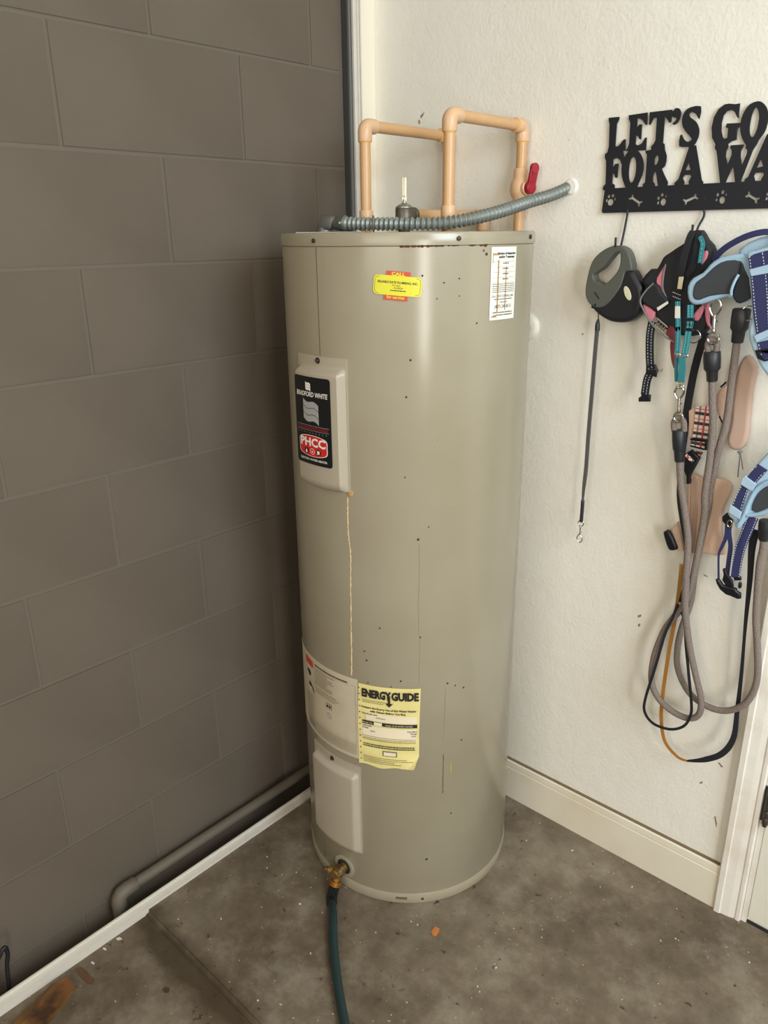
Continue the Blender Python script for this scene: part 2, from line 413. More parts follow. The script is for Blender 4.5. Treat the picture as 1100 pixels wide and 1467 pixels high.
fr_.add(*box(-.118, -.078, -.076, -.0525, -.02, 2.75)); fr_.add(*box(-.118, -.073, -.0665, -.0625, -.02, 2.75))
fr_.add(*box(-.118, -.0745, -.0565, -.0530, -.02, 2.75))
t2 = struct(fr_.ob('trim_2', 'white_aluminium', smooth=False), 'white metal upright at the corner')
g = G(); g.add(*box(-.118, -.084, -.0915, -.0762, -.02, 2.75)); o = g.ob('seal_strip', 'seal_dark', t2, smooth=False)
g = G(); g.add(*box(-.118, -.0805, -.0885, -.082, -.02, 2.75)); o = g.ob('seal_bead', 'grey_seal', t2, smooth=False)
# floor track
TPR = [(-.027, -.03), (-.002, -.03), (-.002, .007), (-.018, .010), (-.018, .016), (-.022, .016), (-.022, .010), (-.027, .010)]
tr = G(); NT = len(TPR)
tr.add([(a, y, z) for y in (-2.4, -.0) for a, z in TPR], [(i, (i+1) % NT, NT+(i+1) % NT, NT+i) for i in range(NT)]+[tuple(range(NT)), tuple(NT+i for i in range(NT))[::-1]])
t3 = struct(tr.ob('trim_3', 'white_aluminium', smooth=False), 'white metal floor track in front of the block wall')
# baseboard with moulded top
prof = [(0, 0), (.014, 0), (.014, .097), (.0125, .0985), (.0125, .1002), (.0138, .1018), (.0128, .117), (.0095, .1195), (0, .1195)]
def mould_x(prof, x0, x1):
    N = len(prof); v = [(x, -a, z) for x in (x0, x1) for a, z in prof]
    f = [(i, (i+1) % N, N+(i+1) % N, N+i) for i in range(N)]+[tuple(range(N)), tuple(N+i for i in range(N))[::-1]]
    return v, f
v, f = mould_x(prof, -.079, .9865); BBK = struct(ob('baseboard_back', v, f, 'base_cream', smooth=False))
ob('ledge_shade', *box(-.079, .9865, -.0085, .0, .1195, .1215), 'shade_brown', BBK, smooth=False)  # dark strip painting in the shade on the baseboard's top ledge
# door casing, jamb, door with hinge
XC = .987
cp = [(0, 0), (0, .019), (.003, .0215), (.014, .0215), (.0165, .0185), (.034, .016), (.046, .0125), (.0495, .0145), (.056, .0145), (.058, .012), (.060, 0)]
v = [(XC+a, -d, z) for z in (0, 2.1) for a, d in cp]; N = len(cp)
f = [(i, (i+1) % N, N+(i+1) % N, N+i) for i in range(N)]+[tuple(range(N))[::-1], tuple(N+i for i in range(N))]
struct(ob('trim_4', v, f, 'white_trim', smooth=False), 'white moulded door casing standing on the floor')
g = G(); g.add(*box(XC+.060, XC+.0705, -.006, .1, 0, 2.1)); struct(g.ob('trim_5', 'white_trim', smooth=False), 'narrow white door jamb beside the casing')
dr = struct(ob('door_1', *box(XC+.0727, XC+.90, -.004, .035, .014, 2.05), 'door_white', smooth=False), 'white painted door with a dark metal hinge')
hz = W(1094, 1152, -.01).z
hg = G(); hx = XC+.0716
for i in range(5):
    a = hz-.046+i*.0185; hg.add(*lathe((hx, -.0135, a), [(.0062, 0), (.0068, .001), (.0068, .0165), (.0062, .0175)], 16))
hg.add(*lathe((hx, -.0135, hz-.053), [(.003, 0), (.005, .002), (.005, .006), (.003, .0075)], 14))
hg.add(*box(hx-.012, hx, -.0085, -.0055, hz-.044, hz+.046)); hg.ob('hinge', 'hinge_metal', dr)
g = G(); g.add(*box(XC+.0712, XC+.90, -.004, .05, 0, .007)); struct(g.ob('trim_6', 'dark_gap', smooth=False), 'dark threshold strip under the door')
# rest of the garage, behind and above the camera
g = G(); g.add(*box(-.3, X1, -4.6, .12, 2.75, 2.85)); struct(g.ob('ceiling', 'cream_board', smooth=False))

# ================================================================ WATER HEATER
TH = thing('water_heater', 'tall beige cylindrical tank water heater standing on the concrete slab', 'water heater', (HC.x, HC.y, 0))
HS = lambda th, z, r=HR: Vector((HC.x+r*math.cos(math.radians(th)), HC.y+r*math.sin(math.radians(th)), z))
def cylpt(px, py, r=HR):
    d = ray(px, py); ox, oy = CAM.x-HC.x, CAM.y-HC.y; a = d.x*d.x+d.y*d.y; bb = ox*d.x+oy*d.y; cc = ox*ox+oy*oy-r*r
    t = (-bb-math.sqrt(max(bb*bb-a*cc, 0)))/a; p = CAM+d*t; return math.degrees(math.atan2(p.y-HC.y, p.x-HC.x)), p.z
SEAM, BASE = 1.4815, .030
ob('tank_jacket', *lathe((HC.x, HC.y, 0), [(HR-.002, BASE-.002), (HR-.0005, BASE), (HR-.0005, SEAM-.001), (HR-.003, SEAM)], 160), 'heater_enamel', TH)
ob('top_cap', *lathe((HC.x, HC.y, 0), [(HR-.003, SEAM-.0012), (HR+.0012, SEAM+.0006), (HR+.0014, SEAM+.002), (HR+.0014, HZ-.004), (HR+.0002, HZ-.0012), (HR-.003, HZ), (HR-.014, HZ-.0005), (HR-.02, HZ-.004)], 160), 'heater_enamel', TH)
ob('base_ring', *lathe((HC.x, HC.y, 0), [(HR-.006, 0), (HR+.0006, .001), (HR+.0014, .003), (HR+.0014, BASE-.003), (HR+.0004, BASE-.0012), (HR-.004, BASE-.001)], 160), 'heater_enamel', TH)
def on_cyl(v2, th0, z0, rot=0., lift=.0006):            # 2-D metres -> jacket surface
    c, s = math.cos(rot), math.sin(rot); out = []
    for p in v2:
        u, q = p[0]*c-p[1]*s, p[0]*s+p[1]*c; h = p[2] if len(p) > 2 else 0
        out.append(HS(th0+math.degrees(u/HR), z0+q, HR+lift+h))
    return out
def sheet(x0, x1, y0, y1, nx, ny, hf=None, skirt=.0012):  # a little sheet with turned-down edges
    v, f = [], []
    for j in range(ny+1):
        for i in range(nx+1):
            x, y = x0+(x1-x0)*i/nx, y0+(y1-y0)*j/ny; v.append(Vector((x, y, hf(x, y) if hf else 0)))
    id_ = lambda i, j: j*(nx+1)+i
    for j in range(ny):
        for i in range(nx): f.append((id_(i, j), id_(i+1, j), id_(i+1, j+1), id_(i, j+1)))
    ring = [id_(i, 0) for i in range(nx+1)]+[id_(nx, j) for j in range(1, ny+1)]+[id_(i, ny) for i in range(nx-1, -1, -1)]+[id_(0, j) for j in range(ny-1, 0, -1)]
    k = len(v); v += [Vector((v[a].x, v[a].y, -skirt)) for a in ring]; N = len(ring)
    f += [(ring[i], ring[(i+1) % N], k+(i+1) % N, k+i) for i in range(N)]
    return v, f
JOINED = {'small_print', 'warning_panel', 'heading', 'feed_hole', 'rust_run'}       # too small to pick apart singly
def lab(name, v2f, m, parent, th0, z0, rot=0., lift=.0006, smooth=True):
    if isinstance(v2f, list):
        if name not in JOINED: return [lab(name, q, m, parent, th0, z0, rot, lift, smooth) for q in v2f][0]
        g = G()
        for v, f in v2f: g.add([Vector((p[0], p[1], p[2] if len(p) > 2 else 0)) for p in v], f)
        o = ob(name, on_cyl(g.v, th0, z0, rot, lift), g.f, m, parent, smooth); o['kind'] = 'stuff'; return o
    return ob(name, on_cyl(v2f[0], th0, z0, rot, lift), v2f[1], m, parent, smooth)
def shift(vf, dx, dy): return [Vector((p[0]+dx, p[1]+dy, p[2] if len(p) > 2 else 0)) for p in vf[0]], vf[1]
def merge(*vfs):
    out = []
    for q in vfs: out += q if isinstance(q, list) else [q]
    return out
def rect(x0, x1, y0, y1, nx=1):
    return sheet(x0, x1, y0, y1, nx, 1, skirt=0)
def tiny_print(x0, x1, y, h, rnd, fill=1.):             # illegible small print: a row of word-length bars
    out = []; x = x0
    while x < x0+(x1-x0)*fill:
        L = min(rnd.uniform(.0015, .006), x1-x); out.append(rect(x, x+L, y-h/2, y+h/2)); x += L+.001
    return out
rnd = random.Random(3)
# --- vertical jacket seam, rim screws, rust along the cap seam, drips and scratches
lab('jacket_seam', sheet(-.0006, .0006, -.10, .10, 1, 20, skirt=.0005), 'seam_dark', TH, -89.6, 1.380, lift=.0002)
lab('jacket_seam', sheet(-.0005, .0005, -.03, .03, 1, 6, skirt=.0005), 'seam_dark', TH, -103, .065, lift=.0002)
def screw(th, z, parent, r=.0045, lift=0.):
    p = HS(th, z, HR+lift); nrm = Vector((math.cos(math.radians(th)), math.sin(math.radians(th)), 0))
    g = G(); g.add(*lathe(p, [(r*1.3, 0), (r*1.3, .001), (r*.95, .0014), (r*.95, .0038), (r*.6, .0048)], 6, nrm)); g.add(*lathe(p, [(r*1.45, 0), (r*1.45, .0008)], 18, nrm))
    return g.ob('screw', 'screw_dark', parent)
for px, py in ((450.5, 345), (656.5, 341.5)): screw(*cylpt(px, py), TH)
screw(16, HZ-.011, TH); screw(-150, HZ-.011, TH)
def streak(name, pts, wd, m, jit=.0006, seed=1, lift=.0003):
    rn = random.Random(seed); pp = spline([Vector((cylpt(*p)[0], cylpt(*p)[1], 0)) for p in pts], 14); v, f = [], []
    for i, p in enumerate(pp):
        ww = wd*rn.uniform(.45, 1.15)*(.35 if i in (0, len(pp)-1) else 1); c = p.x+math.degrees(rn.uniform(-jit, jit)/HR)
        dth = math.degrees(ww/2/HR)
        v += [HS(c-dth, p.y, HR), HS(c-dth*.6, p.y, HR+lift), HS(c+dth*.6, p.y, HR+lift), HS(c+dth, p.y, HR)]
    for i in range(len(pp)-1):
        for k in range(3): f.append((i*4+k, i*4+k+1, i*4+k+5, i*4+k+4))
    return ob(name, v, f, m, TH)
streak('drip_stain', [(498, 712), (498, 740), (499, 765), (502, 800), (502.5, 860), (503, 915), (503.5, 968)], .0035, 'drip_tan', .0008, 4)
streak('scratch', [(601, 780), (601, 830), (600, 870), (600.5, 912)], .0028, 'scratch_grey', .0003, 5)
streak('scratch', [(603, 912), (602.5, 945), (601.5, 980)], .0058, 'scratch_grey', .0003, 6)
streak('scratch', [(638.5, 985), (637.5, 1020), (636, 1062)], .0022, 'scratch_grey', .0008, 7)
streak('scratch', [(635.5, 1080), (634.5, 1110), (634, 1137)], .0026, 'seam_dark', .0008, 8)
streak('paint_mark', [(646, 1092), (645.5, 1107)], .0035, 'stain_ochre', .0003, 9)
streak('paint_mark', [(676, 1182), (667, 1187), (659, 1192)], .006, 'stain_ochre', .0006, 10)
def seam_rust(px0, px1, th_, seed):
    rn = random.Random(seed); t0, t1 = cylpt(px0, 351)[0], cylpt(px1, 351)[0]; n_ = max(4, int((t1-t0)*2)); v, f = [], []
    for i in range(n_+1):
        t = t0+(t1-t0)*i/n_; a = th_*rn.uniform(.4, 1.)*(.3 if i in (0, n_) else 1)
        v += [HS(t, SEAM-a, HR), HS(t, SEAM-a*.6, HR+.0008), HS(t, SEAM+a*.35, HR+.0016), HS(t, SEAM+a*.5, HR)]
    for i in range(n_):
        for k in range(3): f.append((i*4+k, i*4+k+1, i*4+k+5, i*4+k+4))
    ob('rust_stain', v, f, 'rust', TH)
seam_rust(572, 637, .0036, 1); seam_rust(641, 658, .002, 2); seam_rust(672, 683, .003, 3); seam_rust(686, 698, .0042, 4)
for px, py, s in ((693, 359, .0022), (697, 364, .0028), (587, 398, .0022), (605, 395, .0018), (658, 399, .0016), (658, 424, .0016), (636, 405, .002), (599, 773, .0025), (602, 913, .0022),
                  (522, 933, .0022), (525, 946, .002), (527, 978, .0018), (574, 976, .002), (560, 984, .0016), (641, 979, .0022), (652, 982, .0022), (664, 985, .0022), (544, 900, .0018), (661, 1060, .0022),
                  (588, 516, .002), (582, 569, .002), (580, 684, .002), (611, 1231, .003), (646, 1165, .0022), (614, 755, .0018), (626, 428, .0018), (683, 463, .0016)):
    th, z = cylpt(px, py); p = HS(th, z); nn = Vector((math.cos(math.radians(th)), math.sin(math.radians(th)), 0))
    ob('chip', *lathe(p, [(s*rnd.uniform(.8, 1.2), 0), (s*.75, .0005)], 7, nn), 'speck_dark', TH)
# --- moulded access covers
def cover(name, th0, z0, wd, ht, hgt, flange, parent):
    def hf(x, y):
        fx = max(0., 1-(abs(x)/(wd/2-.004))**9)*1.; t = (y+ht/2)/ht
        top = min(1., max(0., (ht/2-flange-y)/.012)); bot = min(1., max(0., (y+ht/2+.001)/.020))
        sm = lambda q: q*q*(3-2*q)
        e = min(1., max(0., (wd/2-.003-abs(x))/.011))
        return .0025+hgt*sm(e)*sm(top)*(math.sin(bot*math.pi/2)**.6)
    v, f = sheet(-wd/2, wd/2, -ht/2, ht/2, 40, 70, hf, skirt=.001)
    # rounded bottom line
    for p in v:
        k = (1-(p.x/(wd/2))**2); w_ = max(0, -p.y/(ht/2)); p.y -= .004*k*w_
        cr = .006
    return ob(name, on_cyl(v, th0, z0, 0, 0), f, 'panel_plastic', parent)
PZ0, PZ1 = 1.024, 1.284
pw = math.radians(30.5)*HR
up_c = cover('access_cover', -90.4, (PZ0+PZ1)/2, pw, PZ1-PZ0, .0150, .020, TH)
screw(-90.6, PZ1-.0085, up_c, .0042, .0025)
# badge on the upper cover, lying on its flat face
BT0, BT1, BB0, BB1 = -107.0, -81.6, 1.072, 1.2465
BL = .0185
bwid = math.radians(25.0)*(HR); bh = BB1-BB0; bth, bz = -92.2, (BB0+BB1)/2-.0008
def rrect(w_, h_, r, n=5):
    out = []
    for cx, cy, a0 in ((w_/2-r, h_/2-r, 0), (-w_/2+r, h_/2-r, 90), (-w_/2+r, -h_/2+r, 180), (w_/2-r, -h_/2+r, 270)):
        for k in range(n+1):
            a = math.radians(a0+90*k/n); out.append(Vector((cx+r*math.cos(a), cy+r*math.sin(a), 0)))
    return out
def grid_outline(loop, nx=16):                       # cut an outline into vertical slivers so that it can bend round the tank
    bm = bmesh.new(); bm.faces.new([bm.verts.new(p) for p in loop]); x0, x1 = min(p.x for p in loop), max(p.x for p in loop)
    for i in range(1, nx):
        bmesh.ops.bisect_plane(bm, geom=bm.verts[:]+bm.edges[:]+bm.faces[:], plane_co=(x0+(x1-x0)*i/nx, 0, 0), plane_no=(1, 0, 0))
    bm.verts.index_update(); v = [q.co.copy() for q in bm.verts]; f = [tuple(q.index for q in p.verts) for p in bm.faces]; bm.free(); return v, f
bw = .098
lab('badge', grid_outline(rrect(bw, bh, .006)), 'badge_black', up_c, bth, bz, lift=BL)
T = lambda s, size, y, x=0., **k: shift(text2d(s, size, **k), x, y)
lab('lettering', merge(T('BRADFORD WHITE', .0132, .0530, bold=.00025, xs=.74, shear=.15)), 'print_white', up_c, bth, bz, lift=BL+.0004)
def flag(x0, y0, w_, h_, n=12):
    lo, hi = [], []
    out = []
    for s in range(3):
        a0, a1 = h_*(1-s/3.)-h_*.015, h_*(1-(s+1)/3.)+h_*.015; v, f = [], []
        for i in range(n+1):
            t = i/n; wv = -h_*(.28*t+.085*math.sin(2*math.pi*t)); x = x0+w_*t
            v += [Vector((x, y0+a1+wv, 0)), Vector((x, y0+a0+wv, 0))]
        f = [(2*i, 2*i+2, 2*i+3, 2*i+1) for i in range(n)]; out.append((v, f))
    return merge(*out)
lab('flag_emblem', flag(-.022, .005, .042, .040), 'print_silver', up_c, bth, bz, lift=BL+.0004)
lab('flag_emblem', flag(-.013, .063, .014, .015), 'print_white', up_c, bth, bz, lift=BL+.0004)
lab('rule_line', merge(rect(-.044, .044, -.0090, -.0084, 6), rect(-.044, .044, -.0184, -.0178, 6)), 'print_silver', up_c, bth, bz, lift=BL+.0004)
lab('small_print', merge(*tiny_print(-.042, .042, -.0120, .0009, rnd), *tiny_print(-.042, .042, -.0152, .0008, rnd)), 'badge_red', up_c, bth, bz, lift=BL+.0004)
lab('small_print', merge(*[rect(-.040+i*.0085, -.0385+i*.0085, -.0235, -.0218) for i in range(10)]), 'print_silver', up_c, bth, bz, lift=BL+.0004)
oct_ = closed([Vector(p) for p in ((-.0355, .014, 0), (-.02, .019, 0), (.0, .0205, 0), (.02, .019, 0), (.0355, .014, 0), (.037, 0, 0), (.0355, -.014, 0), (.02, -.0195, 0), (0, -.021, 0), (-.02, -.0195, 0), (-.0355, -.014, 0), (-.037, 0, 0))], 3)
lab('union_emblem', shift(grid_outline([p*1.05 for p in oct_]), 0, -.049), 'print_white', up_c, bth, bz, lift=BL+.0003)
lab('union_emblem', shift(grid_outline(oct_), 0, -.049), 'badge_red', up_c, bth, bz, lift=BL+.0006)
lab('lettering', merge(T('PHCC', .0235, -.0425, bold=.0008, xs=1.12)), 'print_white', up_c, bth, bz, lift=BL+.0009)
circ = lambda x, y, r, n=16: ([Vector((x+r*math.cos(2*math.pi*k/n), y+r*math.sin(2*math.pi*k/n), 0)) for k in range(n)], [tuple(range(n))])
lab('round_emblem', merge(circ(-.0165, -.060, .0062), circ(.0165, -.060, .0062)), 'badge_black', up_c, bth, bz, lift=BL+.0009)
lab('round_emblem', merge(circ(0, -.060, .0062)), 'print_white', up_c, bth, bz, lift=BL+.0009)
lab('round_emblem', merge(circ(0, -.060, .0052)), 'badge_red', up_c, bth, bz, lift=BL+.0011)
drop = [Vector((-.0165, -.0555, 0)), Vector((-.0195, -.0625, 0)), Vector((-.0165, -.0648, 0)), Vector((-.0135, -.0625, 0))]
lab('round_emblem', merge((drop, [(0, 1, 2, 3)]), rect(.0135, .0195, -.0635, -.0565), ([Vector((-.0025, -.062, 0)), Vector((.0025, -.062, 0)), Vector((0, -.0575, 0))], [(0, 1, 2)])), 'print_white', up_c, bth, bz, lift=BL+.0013)
lab('lettering', merge(T('ELECTRIC WATER HEATER', .0062, -.0775, bold=.0001)), 'print_white', up_c, bth, bz, lift=BL+.0004)
# rust under the corner of the cover
ob('rust_stain', *lathe(HS(-75.2, PZ0-.003), [(.0075, 0), (.006, .001), (.002, .0016)], 9, (math.cos(math.radians(-75)), math.sin(math.radians(-75)), .3)), 'stain_brown', TH)
lo_c = cover('access_cover', -91.0, (.128+.372)/2, math.radians(35)*HR, .372-.128, .0130, .018, TH)
screw(-91.5, .3635, lo_c, .0042, .0025)
# --- labels on the jacket
rl = thing  # (alias kept short below)
r0, r1, rz0, rz1 = -128.0, -74.0, .3935, .5985
rw = math.radians(r1-r0)*HR; rth = (r0+r1)/2; rzc = (rz0+rz1)/2; rh = rz1-rz0
rat = lab('rating_label', sheet(-rw/2, rw/2, -rh/2, rh/2, 30, 2, skirt=.0006), 'paper_cream', TH, rth, rzc, lift=.0007)
xa = -rw/2
lab('warning_band', rect(xa+.052, xa+.096, rh/2-.030, rh/2-.012, 8), 'sticker_red', rat, rth, rzc, lift=.0011)
lab('pictogram', merge(circ(xa+.075, rh/2-.05, .008), rect(xa+.062, xa+.070, rh/2-.052, rh/2-.042), rect(xa+.068, xa+.083, rh/2-.085, rh/2-.076), ([Vector((xa+.072, rh/2-.07, 0)), Vector((xa+.096, rh/2-.098, 0)), Vector((xa+.096, rh/2-.086, 0))], [(0, 1, 2)])), 'print_black', rat, rth, rzc, lift=.0011)
lab('warning_panel', merge(*[q for i in range(17) for q in tiny_print(xa+.055, xa+.094, rh/2-.106-i*.0052, .0016, rnd)]), 'print_grey', rat, rth, rzc, lift=.0011)
bx0, bx1 = xa+.104, rw/2-.006
lab('heading', merge(*tiny_print(bx0+.002, bx1-.02, rh/2-.0145, .0036, rnd)), 'print_black', rat, rth, rzc, lift=.0011)
lab('small_print', merge(*[q for i in range(8) for q in tiny_print(bx0+.002, bx0+.075, rh/2-.024-i*.0055, .0019, rnd, rnd.uniform(.6, 1))], *[q for i in range(3) for q in tiny_print(bx0+.002, bx0+.09, rh/2-.072-i*.0055, .0018, rnd, rnd.uniform(.7, 1))]), 'print_grey', rat, rth, rzc, lift=.0011)
lab('frame_line', merge(rect(bx0-.001, bx1, rh/2-.0192, rh/2-.0187, 10), rect(bx0-.001, bx1, -.062, -.0615, 10), rect(bx0-.0015, bx0-.001, -.062, rh/2-.019), rect(bx1-.0005, bx1, -.062, rh/2-.019), rect(xa+.053, xa+.0535, -rh/2+.02, rh/2-.03)), 'print_grey', rat, rth, rzc, lift=.0011)
lab('approval_mark', merge(rect(bx0+.042, bx0+.062, -.004, .010), ), 'print_black', rat, rth, rzc, lift=.0011)
lab('approval_mark', merge(rect(bx0+.0432, bx0+.0608, -.0028, .0088), ), 'paper_cream', rat, rth, rzc, lift=.0014)
lab('approval_mark', merge(circ(bx0+.048, .003, .0036), rect(bx0+.053, bx0+.059, .0, .006), ), 'print_black', rat, rth, rzc, lift=.0017)
lab('approval_mark', merge(circ(bx0+.052, -.022, .0075)), 'print_grey', rat, rth, rzc, lift=.0011)
lab('approval_mark', merge(circ(bx0+.052, -.022, .0066)), 'paper_cream', rat, rth, rzc, lift=.0014)
lab('approval_mark', merge(T('U', .006, -.021, x=bx0+.050), T('L', .006, -.024, x=bx0+.054)), 'print_black', rat, rth, rzc, lift=.0017)
lab('small_print', merge(*[q for i in range(7) for q in tiny_print(xa+.06, bx1, -.067-i*.0042, .0014, rnd)]), 'print_grey', rat, rth, rzc, lift=.0011)
# energy guide
e0, e1, ez0, ez1 = -73.9, -43.2, .385, .592
ew = math.radians(e1-e0)*HR; eth = (e0+e1)/2; ezc = (ez0+ez1)/2; eh = ez1-ez0
def ecurl(x, y):
    d = max(0, (x-ew/2+.03)/.03)+max(0, (-eh/2+.03-y)/.03)-1.0
    return max(0, d)*.012 + .0016*math.sin(y*60+x*15)**2*(1 if y < .06 else .3)
ev, ef = sheet(-ew/2, ew/2, -eh/2, eh/2, 24, 24, ecurl, skirt=-.0002)
for p in ev:                            # torn and rounded lower right corner, wavy lower edge
    d = max(0, (p.x-ew/2+.034)/.034)+max(0, (-eh/2+.034-p.y)/.034)-1.0
    if d > 0: p.x -= d*.012; p.y += d*.012
    p.x += .003*max(0, p.y/(eh/2))-.001
    if p.y < -eh/2+.02: p.y += .0025*math.sin(p.x*90)
eg = ob('energy_label', on_cyl(ev, eth, ezc, 0, .0009), ef, 'paper_yellow', TH)
EL = .0036
lab('lettering', merge(T('ENERGY', .0262, .083, x=-.0262, bold=.0014, xs=.655), T('GUIDE', .0262, .083, x=.0368, bold=.0014, xs=.745)), 'print_black', eg, eth, ezc, lift=EL)
ar = [Vector(p) for p in ((-.0025, .085, 0), (.0025, .085, 0), (.0025, .066, 0), (.0085, .066, 0), (0, .0565, 0), (-.0085, .066, 0), (-.0025, .066, 0))]
lab('arrow', shift((ar, [tuple(range(7))]), .0030, 0), 'print_black', eg, eth, ezc, lift=EL+.0003)
lab('lettering', merge(T('Compare the Energy Use of this Water Heater', .0066, .0485, bold=.0002, xs=.96), T('with Others Before You Buy.', .0066, .0405, bold=.0002)), 'print_black', eg, eth, ezc, lift=EL)
lab('lettering', merge(T('This Model Uses', .0052, .0325, x=-.058, align='LEFT', bold=.0001), T('kWh/year', .0052, .0255, x=-.026, align='LEFT')), 'print_black', eg, eth, ezc, lift=EL)
lab('bleached_area', sheet(-.058, .062, -.029, .003, 12, 2, skirt=0), 'paper_bleached', eg, eth, ezc, lift=.0030)
lab('bleached_area', sheet(-.050, .062, .0165, .0345, 12, 2, skirt=0), 'paper_bleached', eg, eth, ezc, lift=.0030)
lab('scale_bar', rect(-.058, .063, .0065, .0150, 14), 'print_black', eg, eth, ezc, lift=EL+.0001)
lab('scale_gap', rect(-.031, -.013, .0068, .0147, 3), 'paper_bleached', eg, eth, ezc, lift=EL+.0004)
lab('lettering', merge(T('Energy Use', .0050, .0108, x=-.057, align='LEFT'), T('range of all similar models', .0056, .0108, x=.024)), 'paper_bleached', eg, eth, ezc, lift=EL+.0006)
lab('lettering', merge(T('Uses Least', .0048, .0022, x=-.057, align='LEFT', bold=.0001), T('Energy', .0048, -.003, x=-.057, align='LEFT', bold=.0001), T('4624', .0056, -.0102, x=-.034), T('Uses Most', .0048, -.003, x=.062, align='RIGHT', bold=.0001), T('Energy', .0048, -.0083, x=.062, align='RIGHT', bold=.0001), T('5292', .0056, -.0150, x=.055)), 'print_black', eg, eth, ezc, lift=EL)
lab('small_print', merge(*[q for i in range(3) for q in tiny_print(-.057, .060, -.024-i*.0042, .0013, rnd)], *[q for i in range(2) for q in tiny_print(-.057, .060, .0665-i*.0045, .0013, rnd, .4)], *[q for i in range(4) for q in tiny_print(-.057, .055, -.078-i*.0046, .0013, rnd, rnd.uniform(.6, 1))]), 'print_olive', eg, eth, ezc, lift=EL)
lab('small_print', merge(*[q for i in range(2) for q in tiny_print(-.057, .058, -.045-i*.0050, .0026, rnd)]), 'print_black', eg, eth, ezc, lift=EL)
lab('value_box', rect(-.012, .019, -.070, -.0575, 3), 'print_black', eg, eth, ezc, lift=EL)
lab('value_box', rect(-.0102, .0172, -.0685, -.059, 3), 'paper_bleached', eg, eth, ezc, lift=EL+.0003)
lab('feed_hole', merge(*[circ(-.0645+.00015*i, .094-i*.0152, .0017, 8) for i in range(13)]), 'print_olive', eg, eth, ezc, lift=EL)
# service sticker
sth, sz = -53.0, 1.4150
sw, sh, srot = .0865, .0335, -.085
st = lab('service_sticker', grid_outline(rrect(sw, sh, .008)), 'sticker_yellow', TH, sth, sz, srot, .0012)
fl2 = rrect(sw-.005, sh-.0045, .0065); fl3 = rrect(sw-.0062, sh-.0057, .006)
lab('red_tab', merge(rect(-.0215, .0215, sh/2-.002, sh/2+.0075, 5), ), 'sticker_red', st, sth, sz, srot, .0009)
lab('red_tab', merge(rect(-.0235, .0195, -sh/2-.0085, -sh/2+.002, 5), ), 'sticker_red', st, sth, sz, srot, .0009)
vv = fl2+fl3; nn_ = len(fl2)
lab('border_line', ([p.copy() for p in vv], [(i, (i+1) % nn_, nn_+(i+1) % nn_, nn_+i) for i in range(nn_)]), 'print_olive', st, sth, sz, srot, .0015)
lab('lettering', merge(T('CALL', .0078, sh/2+.0028, bold=.0003, xs=1.3)), 'sticker_yellow', st, sth, sz, srot, .0016)
lab('lettering', merge(T('for service', .0072, -sh/2-.0034, x=-.002, bold=.0002)), 'sticker_yellow', st, sth, sz, srot, .0016)
lab('lettering', merge(T('RELIABLE RATE PLUMBING, INC.', .0056, .0052, bold=.0001, xs=.90), T('P.O. Box', .0040, .0002, x=-.002), T('FLORIDA', .0040, -.0042, x=.002)), 'print_black', st, sth, sz, srot, .0016)
lab('small_print', merge(*tiny_print(-.012, .015, -.0085, .0016, rnd)), 'print_black', st, sth, sz, srot, .0016)
# inspection notice
ith, iz = -5.0, 1.413; iw, ih = .0705, .1285
ins = lab('inspection_notice', sheet(-iw/2, iw/2, -ih/2, ih/2, 10, 2, skirt=.0005), 'paper_white', TH, ith, iz, .0, .0008)
lab('lettering', merge(T('Notice of Inspection', .0062, .0530, bold=.0002, x=.006), T('and/or Treatment', .0062, .0470, bold=.0002, x=.006), T('D.A.C. PEST CONTROL, INC.', .0060, -.0220, xs=.82), T('Orlando, FL', .0045, -.0325), T('(407) 249-8111', .0092, -.0405, xs=.85)), 'print_black', ins, ith, iz, 0, .0013)
lab('form_line', merge(*[rect(-.031, .031, .0385-i*.0092, .0389-i*.0092, 4) for i in range(5)]), 'print_grey', ins, ith, iz, 0, .0013)
lab('small_print', merge(*[q for i in range(5) for q in tiny_print(-.031, .031, -.0006-i*.0034, .0013, rnd)], *[q for i in range(4) for q in tiny_print(-.005, .012, .036-i*.0092, .0022, rnd)], *tiny_print(-.025, .025, -.0272, .0018, rnd), *tiny_print(-.028, .028, -.0510, .0022, rnd), *tiny_print(-.026, .028, -.0556, .0022, rnd)), 'print_grey', ins, ith, iz, 0, .0013)
lab('rust_run', merge(sheet(-.0185, -.0150, -.050, .042, 1, 6, skirt=0), sheet(.0035, .0060, -.048, .030, 1, 6, skirt=0), rect(-.032, -.016, .050, .0535), rect(-.032, -.0305, .036, .052), rect(-.031, -.018, -.0595, -.0565)), 'stain_brown', ins, ith, iz, 0, .0011)
# base: name slot, hole; drain valve
pth, pz = cylpt(575, 1286); lab('vent_slot', sheet(-.0135, .0135, -.0034, .0034, 4, 1, skirt=.001), 'seam_dark', TH, pth, pz, 0, .0020)
pth, pz = cylpt(605, 1287); ob('vent_hole', *lathe(HS(pth, pz, HR+.001), [(.0036, 0), (.0036, .0008), (.0022, .001)], 14, (math.cos(math.radians(pth)), math.sin(math.radians(pth)), 0)), 'speck_dark', TH)
dth, dz = -86.0, .060
dn = Vector((math.cos(math.radians(dth)), math.sin(math.radians(dth)), 0)); dt = Vector((-dn.y, dn.x, 0)); dp = HS(dth, dz)
ob('valve_collar', *lathe(dp, [(.0300, -.004), (.0300, .0008), (.0265, .0020), (.0195, .0012)], 28, dn), 'heater_enamel', TH)
ob('valve_opening', *lathe(dp, [(.0200, -.004), (.0200, .0018)], 24, dn), 'dark_gap', TH)
dv = ob('drain_valve', *lathe(dp, [(.0115, -.002), (.0115, .010), (.0150, .012), (.0150, .024), (.0125, .027), (.0125, .034), (.0095, .037)], 20, dn), 'brass_aged', TH)
